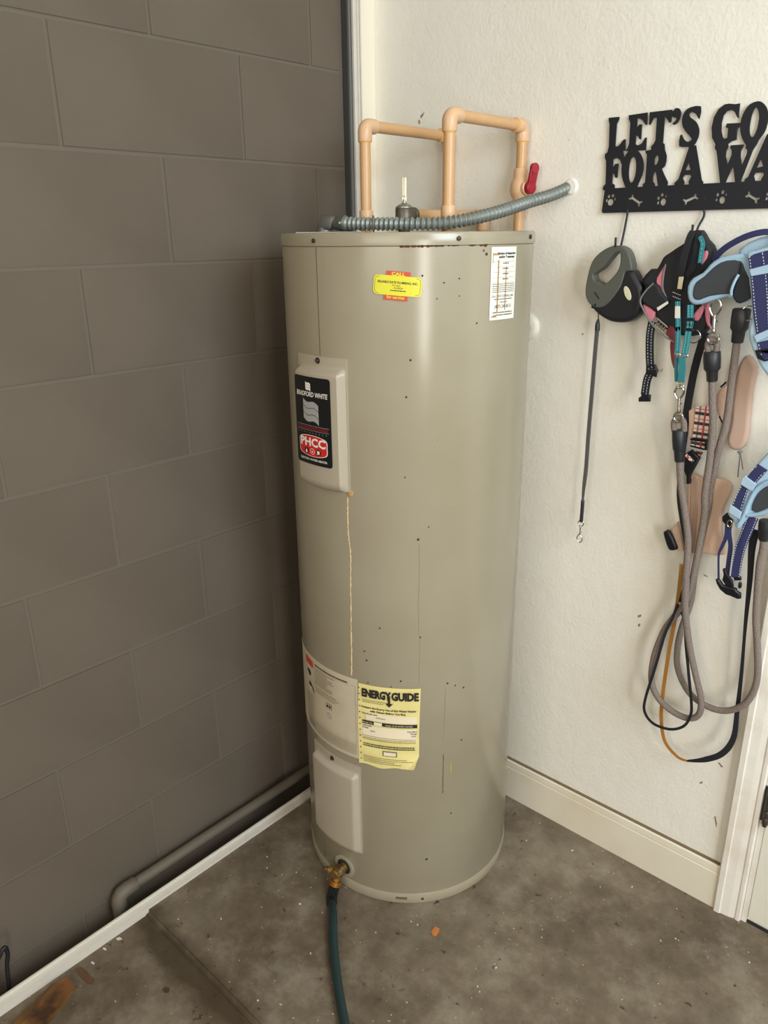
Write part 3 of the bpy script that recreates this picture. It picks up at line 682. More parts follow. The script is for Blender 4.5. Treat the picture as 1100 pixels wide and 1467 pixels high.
vb = dp+dn*.022
out_d = (Vector((0, 0, -1))+dn*.45).normalized()
g = G(); g.add(*lathe(vb, [(.0095, 0), (.0095, .022), (.0120, .024)], 16, out_d)); g.ob('spout', 'brass_aged', dv)
nt = vb+out_d*.021
g = G(); g.add(*lathe(nt, [(.0125, 0), (.0140, .001), (.0140, .005), (.0130, .006), (.0145, .007), (.0145, .012), (.0120, .013)], 20, out_d)); g.ob('hose_nut', 'brass_bright', dv)
g = G(); st_d = (-dt+dn*.35).normalized()
g.add(*lathe(vb, [(.0085, 0), (.0085, .017), (.0105, .018), (.0105, .023), (.0060, .024), (.0045, .034), (.0030, .035)], 14, st_d)); g.ob('valve_stem', 'brass_aged', dv)
# --- top: cover plate, electrical elbow box
tp = G()
pc = D(480, 324, 1.56); pl = [Vector((pc.x+a*RT.x*1.0+b*_F.x, pc.y+a*RT.y+b*_F.y, 0)) for a, b in ((-.075, -.050), (.062, -.050), (.062, .05), (-.075, .05))]
loop = [Vector((p.x, p.y, 0)) for p in pl]
v = [Vector((p.x, p.y, z)) for z in (HZ-.003, HZ+.0022) for p in loop]
tp.add(v, [(3, 2, 1, 0), (4, 5, 6, 7), (0, 1, 5, 4), (1, 2, 6, 5), (2, 3, 7, 6), (3, 0, 4, 7)]); tp.ob('wiring_plate', 'galvanised', TH, smooth=False)

# ================================================================ FLEXIBLE CONDUIT
zc = HZ+.0150
def at_z(px, depth, z):                  # keep pixel column and depth, set the height
    p = D(px, 320, depth); return Vector((p.x, p.y, z))
DWL = (W(818, 267.5, .012)-CAM).dot(FW)-1.535
cpath = [at_z(489, 1.545, HZ+.0185), at_z(530, 1.515, HZ+.0160), at_z(580, 1.485, zc), at_z(630, 1.475, zc), at_z(675, 1.492, zc+.008), at_z(717, 1.535, zc+.022), D(757, 289.5, 1.535+.38*DWL), D(790, 279.5, 1.535+.71*DWL), W(818, 267.5, .012)]
cpath = spline(cpath, 90)
def resample(pts, step):
    cum = [0.]
    for a, b in zip(pts, pts[1:]): cum.append(cum[-1]+(b-a).length)
    n_ = int(cum[-1]/step); out = []; j = 0
    for i in range(n_+1):
        s = cum[-1]*i/n_
        while j < len(cum)-2 and cum[j+1] < s: j += 1
        out.append(pts[j].lerp(pts[j+1], (s-cum[j])/max(cum[j+1]-cum[j], 1e-9)))
    return out
cpath = resample(cpath, .00125)
ln = [0.]
for a, c_ in zip(cpath, cpath[1:]): ln.append(ln[-1]+(c_-a).length)
TC = thing('flexible_conduit', 'grey corrugated flexible conduit running from the heater top into the wall', 'conduit', cpath[0])
ob('corrugated_hose', *tube(cpath, [.0107+.0021*math.sin(2*math.pi*s/.0102) for s in ln], 16), 'conduit_grey', TC)
e0_ = cpath[0]; tdir = (cpath[0]-cpath[9]).normalized()
eb = G(); c0 = e0_+tdir*.014
eb.add(*lathe(e0_-tdir*.012, [(.0125, 0), (.0150, .002), (.0150, .016), (.0135, .018), (.0135, .024)], 18, tdir))
eb.add(*bbox(e0_+tdir*.030, tdir*.017, tdir.cross(_Z).normalized()*.0145, Vector((0, 0, 1))*.0125+tdir*-.005, .3))
eb.add(*lathe(Vector((c0.x, c0.y, HZ))+tdir*.028, [(.0175, 0), (.0175, .005), (.0145, .006), (.0145, .014)], 18))
eb.ob('elbow_connector', 'zinc_cast', TC)
cl = G(); k = cpath[int(len(cpath)*.13)]; cl.add(*tube([k+Vector((0, 0, .0138))*math.cos(a)+_F*(.0138*math.sin(a)) for a in [2*math.pi*i/24 for i in range(24)]], .0022, 6, loop=True))
kk = e0_+tdir*.003
cl.add(*lathe(kk-_F*.0150, [(.003, 0), (.003, -.004), (.002, -.005)], 10, _F)); cl.ob('clamp', 'galvanised', TC)
o = ob('sealant', *lathe(W(818, 267.5, 0)+Vector((0, .0, 0)), [(.0168, .002), (.0160, -.002), (.0130, -.0045)], 20, (0, 1, 0)), 'white_sealant', TC)

# ================================================================ WATER PIPES
PR, FRr = .0112, .0146
def elbow(c, d1, d2, L=.030):            # socket elbow: c corner, d1/d2 directions of its two arms
    d1, d2 = Vector(d1).normalized(), Vector(d2).normalized(); g = G(); rb = .013
    pa = [c+d1*L, c+d1*(L-.002)]+[c+d1*rb+(d2*rb)*(1-math.cos(t))-(d1*rb)*math.sin(t) for t in [math.pi/2*i/8 for i in range(9)]]+[c+d2*(L-.002), c+d2*L]
    rad = [FRr*.955, FRr]+[FRr*1.0]*9+[FRr, FRr*.955]
    g.add(*tube(pa, rad, 20)); return g
def pipe_run(root, pts, r=PR):           # straight pieces between corners, elbows at the corners
    for a, c_ in zip(pts[:-1], pts[1:]):
        g = G(); g.add(*tube([a, a.lerp(c_, .5), c_], r, 18)); g.ob('pipe', 'cpvc', root)
    for i in range(1, len(pts)-1):
        elbow(pts[i], pts[i-1]-pts[i], pts[i+1]-pts[i]).ob('elbow', 'cpvc_fitting', root)
        for q in (pts[i-1], pts[i+1]):
            d = (q-pts[i]).normalized(); g = G(); g.add(*lathe(pts[i]+d*.030, [(PR+.0006, -.001), (PR+.0008, .0015), (PR+.0001, .0028)], 18, d)); g.ob('cement_bead', 'cement_yellow', root)
def socket(root, p, d, L=.026):
    g = G(); g.add(*lathe(p, [(FRr*.95, 0), (FRr, .0015), (FRr, L-.0015), (FRr*.95, L)], 20, d)); g.ob('socket', 'cpvc_fitting', root)
def zt(p, px, py):                       # height of the pixel row at a known plan position
    d = ray(px, py); k = ((p.x-CAM.x)*d.x+(p.y-CAM.y)*d.y)/(d.x*d.x+d.y*d.y); return CAM.z+k*d.z
p1 = D(524.5, 300, 1.625); p2 = D(642, 300, 1.515)
z1 = zt(p1, 525, 180); z2 = zt(p2, 645, 163.5)
def reach(p, px, yy):                    # y where a line along +Y from p meets column px (row yy)
    lo, hi = p.y, .2
    for _ in range(40):
        md = (lo+hi)/2; q = Vector((p.x, md, p.z)); v = q-CAM; x = 550+FPX*v.dot(RT)/v.dot(FW)
        if x < px: lo = md
        else: hi = md
    return lo
y1 = min(reach(Vector((p1.x, p1.y, z1)), 646, 195), -.022)
y2 = min(reach(Vector((p2.x, p2.y, z2)), 753, 185), -.022)
HW = thing('water_pipe', 'lower tan plastic pipe loop nearest the corner, rising from the heater top', 'pipe', (p1.x, p1.y, HZ))
pipe_run(HW, [Vector((p1.x, p1.y, HZ-.002)), Vector((p1.x, p1.y, z1)), Vector((p1.x, y1, z1)), Vector((p1.x, y1, HZ+.002))])
socket(HW, Vector((p1.x, p1.y, HZ+.004)), (0, 0, 1), .018); socket(HW, Vector((p1.x, p1.y, HZ+.022)), (0, 0, 1), .022)
CW = thing('water_pipe', 'taller tan plastic pipe loop with a red handled ball valve near the wall', 'pipe', (p2.x, p2.y, HZ))
zv = zt(Vector((p2.x, y2, 0)), 747, 270)
pipe_run(CW, [Vector((p2.x, p2.y, HZ-.002)), Vector((p2.x, p2.y, z2)), Vector((p2.x, y2, z2)), Vector((p2.x, y2, .35))])
socket(CW, Vector((p2.x, p2.y, HZ+.004)), (0, 0, 1), .020); socket(CW, Vector((p2.x, p2.y, HZ+.024)), (0, 0, 1), .024)
vc = Vector((p2.x, y2, zv)); bv = thing
g = G(); g.add(*lathe(vc, [(.0135, -.040), (.0150, -.038), (.0150, -.020), (.0190, -.015), (.0215, -.006), (.0215, .006), (.0190, .015), (.0150, .020), (.0150, .038), (.0135, .040)], 24))
sd = Vector((1, -.25, 0)).normalized()
g.add(*lathe(vc, [(.0150, 0), (.0150, .024), (.0125, .026)], 20, sd)); bvo = g.ob('ball_valve', 'cpvc_fitting', CW)
g = G(); hp = vc+sd*.029; hu = (_Z*.97+sd*.22).normalized()
g.add(*lathe(vc+sd*.024, [(.0115, 0), (.0130, .001), (.0130, .012), (.0110, .014)], 18, sd))
g.add(*bbox(hp+hu*.020+sd*.004, sd*.0035, hu.cross(sd).normalized()*.0105, hu*.020, .25)); g.add(*lathe(hp+hu*.0385+sd*.0005, [(.0105, 0), (.0105, .007)], 18, sd))
g.ob('valve_handle', 'red_handle', bvo)
# --- temperature and pressure relief valve with its discharge pipe
pt = D(579, 300, 1.56)
zt0 = zt(pt, 580, 297)
RV = thing('relief_valve', 'tarnished brass relief valve with upright lever on the heater top', 'valve', (pt.x, pt.y, HZ))
g = G(); g.add(*lathe((pt.x, pt.y, HZ-.003), [(.0125, 0), (.0125, .012), (.0160, .014), (.0160, .026), (.0180, .028), (.0180, .047), (.0165, .049)], 24))
g.add(*lathe((pt.x, pt.y, HZ+.033), [(.0130, .010), (.0130, .024), (.0150, .026), (.0150, .031), (.0120, .032)], 20, (0, 1, 0))); g.ob('body', 'valve_grey', RV)
g = G(); g.add(*lathe((pt.x, pt.y, HZ+.046), [(.0175, 0), (.0175, .002), (.0120, .006), (.0050, .009), (.0042, .016)], 24)); g.ob('bonnet', 'galvanised', RV)
g = G(); zl = HZ+.058
g.add(*bbox((pt.x, pt.y, zl+.004), RT*.0046, _F*.003, _Z*.0065, .3)); g.add(*bbox((pt.x, pt.y, zl+.026), RT*.0042, _F*.0011, _Z*.019, .2)); g.ob('test_lever', 'lever_steel', RV)
yp = min(reach(Vector((pt.x, pt.y, HZ+.033)), 704, 300), -.022)
DP = thing('discharge_pipe', 'short tan pipe from the relief valve passing behind the riser', 'pipe', (pt.x, pt.y, HZ+.033))
pipe_run(DP, [Vector((pt.x, pt.y+.030, HZ+.033)), Vector((pt.x, yp, HZ+.033)), Vector((pt.x, yp, .12))])

# ================================================================ GARDEN HOSE ON THE DRAIN
def at_floor(px, py, z):
    d = ray(px, py); return CAM+d*((z-CAM.z)/d.z)
h0 = nt+out_d*.013
hp_ = [h0, h0+out_d*.03+Vector((0, 0, -.002)), at_floor(477, 1312, .013), at_floor(477, 1340, .0128), at_floor(480, 1380, .0125), at_floor(486, 1425, .0125), at_floor(494, 1467, .0125), at_floor(506, 1520, .0125), at_floor(540, 1600, .0125)]
hs = spline(hp_, 10); HO = thing('garden_hose', 'dark green garden hose screwed to the drain valve', 'hose', (h0.x, h0.y, 0))
ob('hose', *tube(hs[6:], .0100, 14), 'hose_green', HO); ob('hose_cuff', *tube(hs[:15], [.0128]*14+[.0118], 16), 'hose_black', HO)

# ================================================================ BY THE BLOCK WALL
PPt = thing('drain_pipe', 'grey plastic drain pipe with elbow lying along the foot of the block wall', 'pipe', (-.068, -.94, -.1))
g = G(); g.add(*tube([Vector((-.068, -.925, .030)), Vector((-.068, -.5, .031)), Vector((-.068, -.095, .032))], .0135, 16)); g.ob('pipe', 'pvc_grey', PPt)
g = G(); pe = [Vector((-.068, -.90, .030)), Vector((-.068, -.902, .030)), Vector((-.068, -.925, .030)), Vector((-.068, -.938, .027)), Vector((-.068, -.946, .018)), Vector((-.068, -.948, .006)), Vector((-.068, -.948, -.101))]
g.add(*tube(pe, [.016, .0175, .0175, .0178, .0175, .0175, .016], 18)); g.ob('elbow', 'pvc_grey', PPt)
cb = spline([Vector((-.06, -1.33, -.0955)), Vector((-.07, -1.29, .0)), Vector((-.07, -1.255, .04)), W(8, 1366, -1.215)*1, W(19, 1378, -1.208), W(16, 1395, -1.215), Vector((-.062, -1.225, -.05)), Vector((-.06, -1.25, -.0955)), Vector((-.055, -1.32, -.0955))], 8)
cb = [Vector((min(max(p.x, -.088), -.04), p.y, p.z)) for p in cb]
tag(ob('power_cord', *tube(cb, .0045, 10), 'cable_black', loc=cb[-1]), 'black cord curling up beside the block wall', 'cord')
def lowpt(px, py): return at_floor(px, py, -.012)
wa, wb, wc_, wd_ = lowpt(62, 1432), lowpt(96, 1402), lowpt(110, 1418), lowpt(60, 1475)
v = [];
tw = [lowpt(20, 1470), lowpt(78, 1414), lowpt(98, 1403), lowpt(108, 1418), lowpt(92, 1440), lowpt(50, 1490), lowpt(10, 1500)]
v = [p+_Z*.0 for p in tw]+[p+_Z*(.009+.003*(i % 2)) for i, p in enumerate(tw)]; N = len(tw)
f = [tuple(range(N))[::-1], tuple(N+i for i in range(N))]+[(i, (i+1) % N, N+(i+1) % N, N+i) for i in range(N)]
tag(ob('wood_scrap', v, f, 'wood_scrap', smooth=False, loc=tw[0]), 'brown splintered wood scrap lying beside the white floor track', 'wood')
def leaf(pxs, z, m, name, label):
    P = [at_floor(a, b, z) for a, b in pxs]; c = sum(P, Vector())/len(P); N = len(P)
    v = [c+_Z*.004]+[p+_Z*(.0012+.0025*(i % 2)) for i, p in enumerate(P)]+[p+_Z*.0004 for p in P]+[c+_Z*.0005]
    f = [(0, 1+i, 1+(i+1) % N) for i in range(N)]+[(1+i, N+1+i, N+1+(i+1) % N, 1+(i+1) % N) for i in range(N)]+[(2*N+1, N+1+(i+1) % N, N+1+i) for i in range(N)]
    return tag(ob(name, v, f, m, loc=c), label, 'leaf')
leaf([(107, 1389), (116, 1387), (126, 1394), (133, 1405), (132, 1411), (124, 1409), (114, 1399)], -.012, 'leaf_brown', 'dry_leaf', 'dark brown dry leaf near the wood scrap on the low floor')
leaf([(617, 1335), (623, 1329), (630, 1331), (628, 1336), (624, 1342), (619, 1340)], 0, 'leaf_orange', 'dry_leaf', 'small orange leaf fragment on the slab before the heater')
cr = G()
for i in range(90):
    px, py = rnd.uniform(230, 1090), rnd.uniform(1150, 1460); q = at_floor(px, py, 0)
    if q.y < YS+.02 or q.x < .02 or q.y > -.03 or (q-HC).xy.length < HR+.02: continue
    s = rnd.choice((.0008, .001, .0013, .0019)); a = rnd.uniform(0, 3); ax = Vector((math.cos(a), math.sin(a), 0))
    cr.add(*bbox(q+_Z*s*.5, ax*s*rnd.uniform(.6, 1.5), ax.cross(_Z)*s*.6, _Z*s*.5))
for px, py in ((169, 1346), (172, 1345), (133, 1380), (150, 1360)):
    q = lowpt(px, py); cr.add(*bbox(q+_Z*.0012, Vector((.004, .001, 0)), Vector((-.0005, .0015, 0)), _Z*.0012))
o = cr.ob('floor_crumbs', 'crumb_white', smooth=False, loc=(.6, -.6, 0)); o['kind'] = 'stuff'; tag(o, 'pale crumbs and grit scattered over the concrete floor', 'debris')
# round wall bumper
wb_ = W(757, 468, 0)
WB = tag(ob('wall_bumper', *lathe((wb_.x, 0, wb_.z), [(.0290, .001), (.0290, -.004), (.0270, -.008), (.0210, -.0115), (.0125, -.0125), (.0115, -.0100), (.0100, -.0095)], 36, (0, 1, 0)), 'white_trim', loc=(wb_.x, 0, wb_.z)), 'round white plastic wall bumper half hidden behind the heater', 'bumper')

# ================================================================ WALL RACK
C1, C2, C3, C4 = (860, 140, .10909), (960, 140, .12727), (860, 205, .12727), (980, 205, .10909)
RY = -.0065
rk = W(880, 300, RY)
RK = thing('wall_rack', 'black metal cut-out sign rack with lettering above a bar of hooks', 'rack', (rk.x, 0, rk.z))
LET = [(C1, 0, [[(110, 262), (248, 250), (245, 285), (215, 345), (195, 635), (225, 640), (265, 600), (295, 555), (330, 540), (328, 695), (90, 715), (108, 640), (118, 345), (105, 290)]]),
 (C1, 0, [[(370, 230), (620, 192), (612, 355), (590, 355), (555, 300), (520, 272), (485, 270), (480, 390), (510, 350), (545, 348), (535, 545), (510, 545), (490, 505), (468, 495), (460, 610), (490, 628), (540, 600), (585, 525), (608, 520), (598, 690), (330, 700), (355, 660), (375, 600), (390, 330), (370, 280)]]),
 (C1, 0, [[(645, 190), (945, 155), (930, 320), (900, 328), (880, 290), (845, 245), (835, 400), (820, 595), (840, 605), (850, 720), (660, 730), (665, 640), (700, 600), (720, 560), (740, 260), (705, 260), (655, 355), (635, 355)]]),
 (C1, 3, [[(925, 200), (955, 170), (985, 138), (1030, 140), (1058, 185), (1050, 250), (1015, 325), (970, 355), (945, 340), (985, 300), (995, 262), (955, 255)]]),
 (C2, 2, [[(345, 95), (330, 230), (312, 228), (290, 185), (245, 160), (215, 180), (225, 220), (290, 270), (325, 350), (320, 430), (285, 510), (240, 560), (190, 552), (100, 547), (108, 432), (130, 415), (150, 460), (185, 495), (215, 490), (240, 460), (190, 400), (140, 330), (130, 240), (160, 160), (220, 110)]]),
 (C2, 0, [[(785, 62), (770, 225), (755, 225), (725, 160), (690, 135), (640, 150), (600, 200), (580, 280), (575, 370), (590, 445), (610, 462), (640, 450), (650, 345), (622, 330), (635, 290), (810, 282), (780, 320), (755, 345), (745, 475), (690, 490), (645, 525), (620, 545), (520, 545), (500, 510), (470, 450), (463, 340), (490, 220), (540, 130), (610, 75), (660, 65), (730, 72)]]),
 (C2, 2, [[(985, 38), (1040, 55), (1085, 110), (1105, 190), (1095, 290), (1060, 390), (1000, 470), (950, 560), (880, 560), (830, 500), (795, 420), (785, 330), (800, 230), (840, 140), (900, 70)], [(965, 108), (990, 150), (998, 230), (975, 350), (940, 430), (910, 440), (895, 400), (895, 320), (915, 210), (940, 140)]]),
 (C3, 0, [[(50, 125), (80, 100), (255, 85), (268, 180), (235, 240), (220, 190), (185, 165), (145, 180), (140, 275), (165, 235), (205, 228), (190, 390), (165, 388), (150, 345), (135, 335), (133, 455), (160, 470), (160, 530), (25, 530), (28, 490), (55, 460), (60, 340), (62, 200), (48, 165)]]),
 (C3, 2, [[(340, 75), (400, 75), (450, 120), (480, 190), (485, 270), (470, 360), (430, 450), (390, 530), (300, 530), (265, 460), (240, 380), (235, 290), (250, 200), (290, 120)], [(370, 150), (392, 180), (400, 240), (395, 330), (375, 410), (345, 448), (325, 420), (318, 340), (325, 250), (345, 175)]]),
 (C3, 0, [[(508, 85), (575, 75), (600, 50), (700, 45), (725, 75), (745, 140), (742, 200), (725, 260), (690, 290), (720, 360), (760, 440), (745, 520), (470, 525), (475, 465), (500, 440), (512, 300), (522, 130), (505, 105)], [(630, 128), (650, 150), (652, 190), (630, 240), (605, 246), (610, 180)], [(610, 312), (625, 340), (635, 420), (648, 495), (608, 497), (612, 460), (590, 430), (592, 370)]]),
 (C2, 0, [[(215, 540), (290, 535), (355, 930), (372, 945), (362, 1010), (45, 1015), (45, 960), (90, 915)], [(205, 725), (225, 810), (170, 818)], [(140, 905), (160, 870), (220, 865), (235, 885), (205, 940), (210, 990), (150, 992), (160, 950)]]),
 (C2, 0, [[(505, 530), (650, 520), (655, 550), (630, 600), (625, 660), (645, 750), (690, 640), (690, 590), (670, 560), (680, 535), (830, 525), (815, 560), (795, 600), (792, 670), (805, 755), (860, 630), (865, 590), (845, 560), (855, 530), (965, 535), (930, 590), (770, 1005), (735, 1005), (705, 765), (600, 1005), (565, 1005), (520, 600), (500, 570)]]),
 (C2, 0, [[(1088, 410), (1150, 405), (1205, 915), (1235, 940), (1235, 1000), (828, 1000), (835, 920), (875, 890)], [(1018, 685), (1045, 770), (975, 790)], [(940, 880), (960, 845), (1040, 840), (1055, 860), (1020, 920), (1018, 970), (945, 972), (955, 930)]]),
 (C2, 0, [[(1240, 500), (1345, 492), (1322, 540), (1318, 890), (1350, 890), (1385, 815), (1410, 812), (1400, 1000), (1225, 1000), (1230, 930), (1250, 900), (1258, 560), (1240, 530)]]),
 (C2, 0, [[(1430, 488), (1540, 482), (1520, 530), (1515, 670), (1610, 540), (1590, 482), (1700, 476), (1690, 510), (1660, 540), (1580, 690), (1670, 920), (1700, 940), (1700, 995), (1580, 1000), (1515, 780), (1510, 920), (1535, 1000), (1420, 1000), (1425, 930), (1445, 900), (1450, 560), (1432, 530)]])]
for i, (crop, sm, loops) in enumerate(LET):
    ob('letter', *slab(loops, RY-(.0 if i < 7 else .0004)-.00012*(i % 2), .0016, .0003, sm, crop, 1), 'rack_black', RK, smooth=False)
bt = W(900, 268.5, RY).z; bb_ = W(900, 304.2, RY).z; bx = W(862, 304, RY).x; bxe = W(960+1720*.12727, 280, RY).x
def ell(cx, cy, rx, ry, a=0, n=14): return [(cx+rx*math.cos(t)*math.cos(a)-ry*math.sin(t)*math.sin(a), cy+rx*math.cos(t)*math.sin(a)+ry*math.sin(t)*math.cos(a)) for t in [2*math.pi*k/n for k in range(n)]]
def bone(x0, y0, x1, y1, w_, k):
    dx, dy = x1-x0, y1-y0; L = math.hypot(dx, dy); ux, uy = dx/L, dy/L; P = []
    sh_ = [(0, -w_*.5), (-k*.5, -w_*1.0), (-k*.1, -w_*1.45), (k*.55, -w_*1.15), (k*.8, -w_*.55)]
    for s, t in [(0, 0)]+sh_[:]: P.append((s, t))
    P += [(L-a, t) for a, t in sh_[::-1]]+[(L, 0)]+[(L-a, -t) for a, t in sh_]+[(a, -t) for a, t in sh_[::-1]]
    return [(x0+ux*s-uy*t, y0+uy*s+ux*t) for s, t in P]
def cv(crop, pts): return [Vector((W(crop[0]+a*crop[2], crop[1]+b*crop[2], RY).x, W(crop[0]+a*crop[2], crop[1]+b*crop[2], RY).z, 0)) for a, b in pts]
holes = []
for crop, toes, pad in ((C3, ((95, 600, 14, 21), (140, 590, 15, 21), (72, 645, 10, 20), (164, 631, 9, 19)), (114, 666, 31, 40)), (C3, ((655, 620, 14, 20), (695, 582, 16, 22), (738, 598, 9, 17), (650, 673, 11, 20)), (708, 662, 29, 43)), (C4, ((440, 678, 17, 25), (507, 642, 20, 28), (552, 675, 11, 20), (425, 742, 12, 24)), (500, 748, 36, 50)), (C2, ((1095, 1085, 14, 20), (1140, 1060, 16, 22), (1180, 1085, 12, 18), (1085, 1135, 12, 20)), (1140, 1140, 30, 40))):
    for q in toes+(pad,): holes.append(cv(crop, ell(*q, a=.25)))
holes += [cv(C3, bone(345, 605, 450, 682, 26, 26)), cv(C3, bone(948, 662, 1082, 600, 25, 28)), cv(C4, bone(832, 672, 962, 752, 32, 36)), cv(C2, bone(1300, 1120, 1400, 1080, 14, 26)), cv(C2, bone(1500, 1080, 1600, 1120, 14, 26)), cv(C4, ell(268, 716, 9, 14))]
outer = [Vector(p) for p in ((bx, bb_+.003, 0), (bx+.003, bb_, 0), (bxe, bb_, 0), (bxe, bt, 0), (bx+.004, bt, 0), (bx+.0025, bt-.006, 0))]
v, f = flat_fill([outer]+holes, .0007, .0002, 1)
ob('hook_bar', [Vector((p.x, RY-.0003+p.z, p.y)) for p in v], f, 'rack_black', RK, smooth=False)
for px in (899, 1009, 1130):             # bent wire hooks under the bar
    a = W(px, 300, RY); b0 = W(px-8, 352, -.010) if px < 950 else W(px-10, 335, -.010)
    z_ = b0.z; pts = [a+Vector((0, -.002, 0)), W(px-1, 310, RY-.002), Vector((b0.x, -.011, z_+.012)), Vector((b0.x+.001, -.020, z_-.004)), Vector((b0.x+.003, -.036, z_-.007)), Vector((b0.x+.006, -.050, z_-.002)), Vector((b0.x+.007, -.054, z_+.016))]
    g = G(); g.add(*tube(spline(pts, 6), .0022, 8)); g.ob('hook', 'rack_black', RK)
for px, py in ((870, 282), (1005, 283)): pass

# ================================================================ RETRACTABLE LEASH
L5 = (830, 330, .0954)
rp = W(880, 400, -.03)
RL = thing('retractable_leash', 'black and grey retractable leash with a thin grey strap hanging down', 'leash', (rp.x, -.03, rp.z))
hand = [(455, 245), (560, 228), (650, 250), (720, 320), (765, 440), (782, 600), (690, 620), (655, 720), (610, 850), (530, 970), (440, 1080), (350, 1150), (260, 1162), (165, 1120), (105, 1040), (85, 950), (88, 850), (110, 720), (150, 560), (210, 430), (320, 320)]
hole = [(520, 350), (600, 330), (610, 450), (590, 560), (540, 650), (440, 760), (360, 815), (280, 780), (225, 750), (205, 680), (230, 640), (330, 570), (430, 450)]
body = [(650, 590), (780, 590), (860, 720), (930, 850), (945, 1000), (930, 1150), (850, 1290), (740, 1370), (600, 1390), (450, 1370), (320, 1300), (220, 1220), (148, 1115), (250, 1100), (350, 1060), (440, 980), (530, 870), (600, 760)]
ob('handle', *slab([hand, hole], -.052, .026, .0028, 3, L5, 3), 'leash_grey', RL)
ob('reel_case', *slab([body], -.050, .034, .009, 3, L5, 4), 'leash_black', RL)
ob('oval_badge', *slab([ell(718, 945, 46, 112, -.32, 24)], -.0512, .003, .0008, 0, L5), 'oval_badge', RL)
ob('lock_button', *slab([ell(232, 1118, 17, 17, 0, 14)], -.0530, .003, .0008, 0, L5), 'plastic_black', RL)
ob('thumb_brake', *slab([[(215, 930), (235, 925), (300, 1020), (285, 1030)]], -.0528, .002, .0006, 0, L5), 'leash_black', RL)
yS = -.035
sp_ = spline([W(a, b, yS) for a, b in ((855.5, 470), (852, 510), (848, 560), (843, 620), (839.5, 670), (836, 700), (834.5, 718))], 8)
wl_ = [.0098]*(len(sp_)-14)+[.0098-.0055*i/13 for i in range(14)]
ob('strap', *ribbon(sp_, wl_, .0016), 'web_grey', RL)
g = stitch(sp_[:-10], .0042, .0024, .0024, .0006, -.0011); h_ = stitch(sp_[:-10], -.0042, .0024, .0024, .0006, -.0011); g.add(h_.v, h_.f); g.ob('stitching', 'thread_grey', RL)
g = G(); g.add(*tube(spline([W(857, 446, yS), W(857, 456, yS), W(856, 464, yS), W(855.5, 474, yS)], 6), [.0012]*6+[.0012+.0042*math.sin(min(1, i/9)*1.57) for i in range(13)], 10)); g.ob('end_stop', 'rubber_black', RL)
g = G(); g.add(*tube(spline([W(834.8, 716, yS), W(834, 728, yS), W(833, 740, yS), W(832.5, 748, yS)], 5), [.003]+[.0042]*14+[.003], 10)); g.ob('crimp_sleeve', 'rubber_black', RL)
def snap(root, top, bot, k, name='snap_hook', m='chrome', side=1):  # bolt snap: swivel ring at top, hook below
    ax = (bot-top); L = ax.length; ax.normalize(); sd_ = ax.cross(Vector((0, 1, 0))).normalized()*side; g = G()
    rc = top+ax*.12*L; rr = .13*L
    g.add(*tube([rc+ax*rr*math.cos(t)+sd_*rr*math.sin(t) for t in [2*math.pi*i/18 for i in range(18)]], k, 8, loop=True))
    g.add(*lathe(top+ax*.25*L, [(k*1.6, 0), (k*2.0, L*.02), (k*2.0, L*.07), (k*1.3, L*.09), (k*1.3, L*.34), (k*1.7, L*.35), (k*1.7, L*.39)], 12, ax))
    hk = [top+ax*L*.60, top+ax*L*.66-sd_*L*.06, top+ax*L*.80-sd_*L*.12, top+ax*L*.93-sd_*L*.07, top+ax*L*.99+sd_*L*.03, top+ax*L*.90+sd_*L*.12, top+ax*L*.76+sd_*L*.11, top+ax*L*.66+sd_*L*.04]
    g.add(*tube(spline(hk, 5), k*1.15, 8)); g.add(*lathe(top+ax*L*.50+sd_*k, [(k*.7, 0), (k*.7, L*.06)], 8, sd_))
    return g.ob(name, m, root)
snap(RL, W(832.3, 746, yS), W(829.5, 777, yS), .0013)

# ================================================================ HANGING GEAR
def wp(crop, pts, y):                    # crop pixels -> points at a distance from the wall (y number or per point in pts)
    return [W(crop[0]+p[0]*crop[2], crop[1]+p[1]*crop[2], p[2] if len(p) > 2 else y) for p in pts]
H5, H6 = (900, 320, .10909), (900, 460, .10909)
# ---- black and pink harness
hb = W(960, 400, -.05)
HB = thing('dog_harness', 'black padded dog harness with pink lining hanging from the second hook', 'harness', (hb.x, -.04, hb.z))
vest = [(810, 105), (930, 90), (1005, 215), (1075, 290), (1110, 420), (1100, 560), (900, 720), (830, 1000), (1040, 1250), (960, 1460), (700, 1480), (560, 1440), (380, 1330), (330, 1180), (190, 1050), (165, 980), (200, 830), (160, 745), (280, 600), (360, 600), (440, 450), (520, 390), (620, 320), (740, 240), (780, 150)]
ob('vest', *slab([vest], -.050, .032, .009, 2, H5, 4), 'nylon_black', HB)
for sh_, y_ in (([(490, 530), (475, 620), (455, 760), (460, 880), (505, 975), (500, 1005), (420, 900), (358, 765), (400, 660)], -.0525), ([(988, 368), (1042, 368), (1025, 460), (960, 545), (950, 500)], -.0525), ([(860, 1180), (992, 1050), (965, 1180), (905, 1280), (850, 1262)], -.056), ([(1010, 1040), (1062, 1080), (1055, 1300), (1085, 1390), (1030, 1340), (1000, 1220)], -.056)):
    ob('pink_lining', *slab([sh_], y_, .008, .003, 2, H5, 3), 'pink_lining', HB)
ob('side_panel', *slab([[(300, 785), (400, 825), (420, 900), (525, 1020), (480, 1085), (370, 1155), (180, 1045), (165, 970), (205, 875)]], -.060, .014, .005, 2, H5, 3), 'nylon_black', HB)
ob('maroon_lining', *slab([[(188, 1062), (345, 1165), (290, 1292), (225, 1190)]], -.0560, .008, .003, 2, H5, 3), 'pink_lining', HB)
ob('maroon_lining', *slab([[(540, 60), (605, 130), (605, 265), (485, 175)]], -.0540, .008, .003, 2, H6, 3), 'maroon_lining', HB)
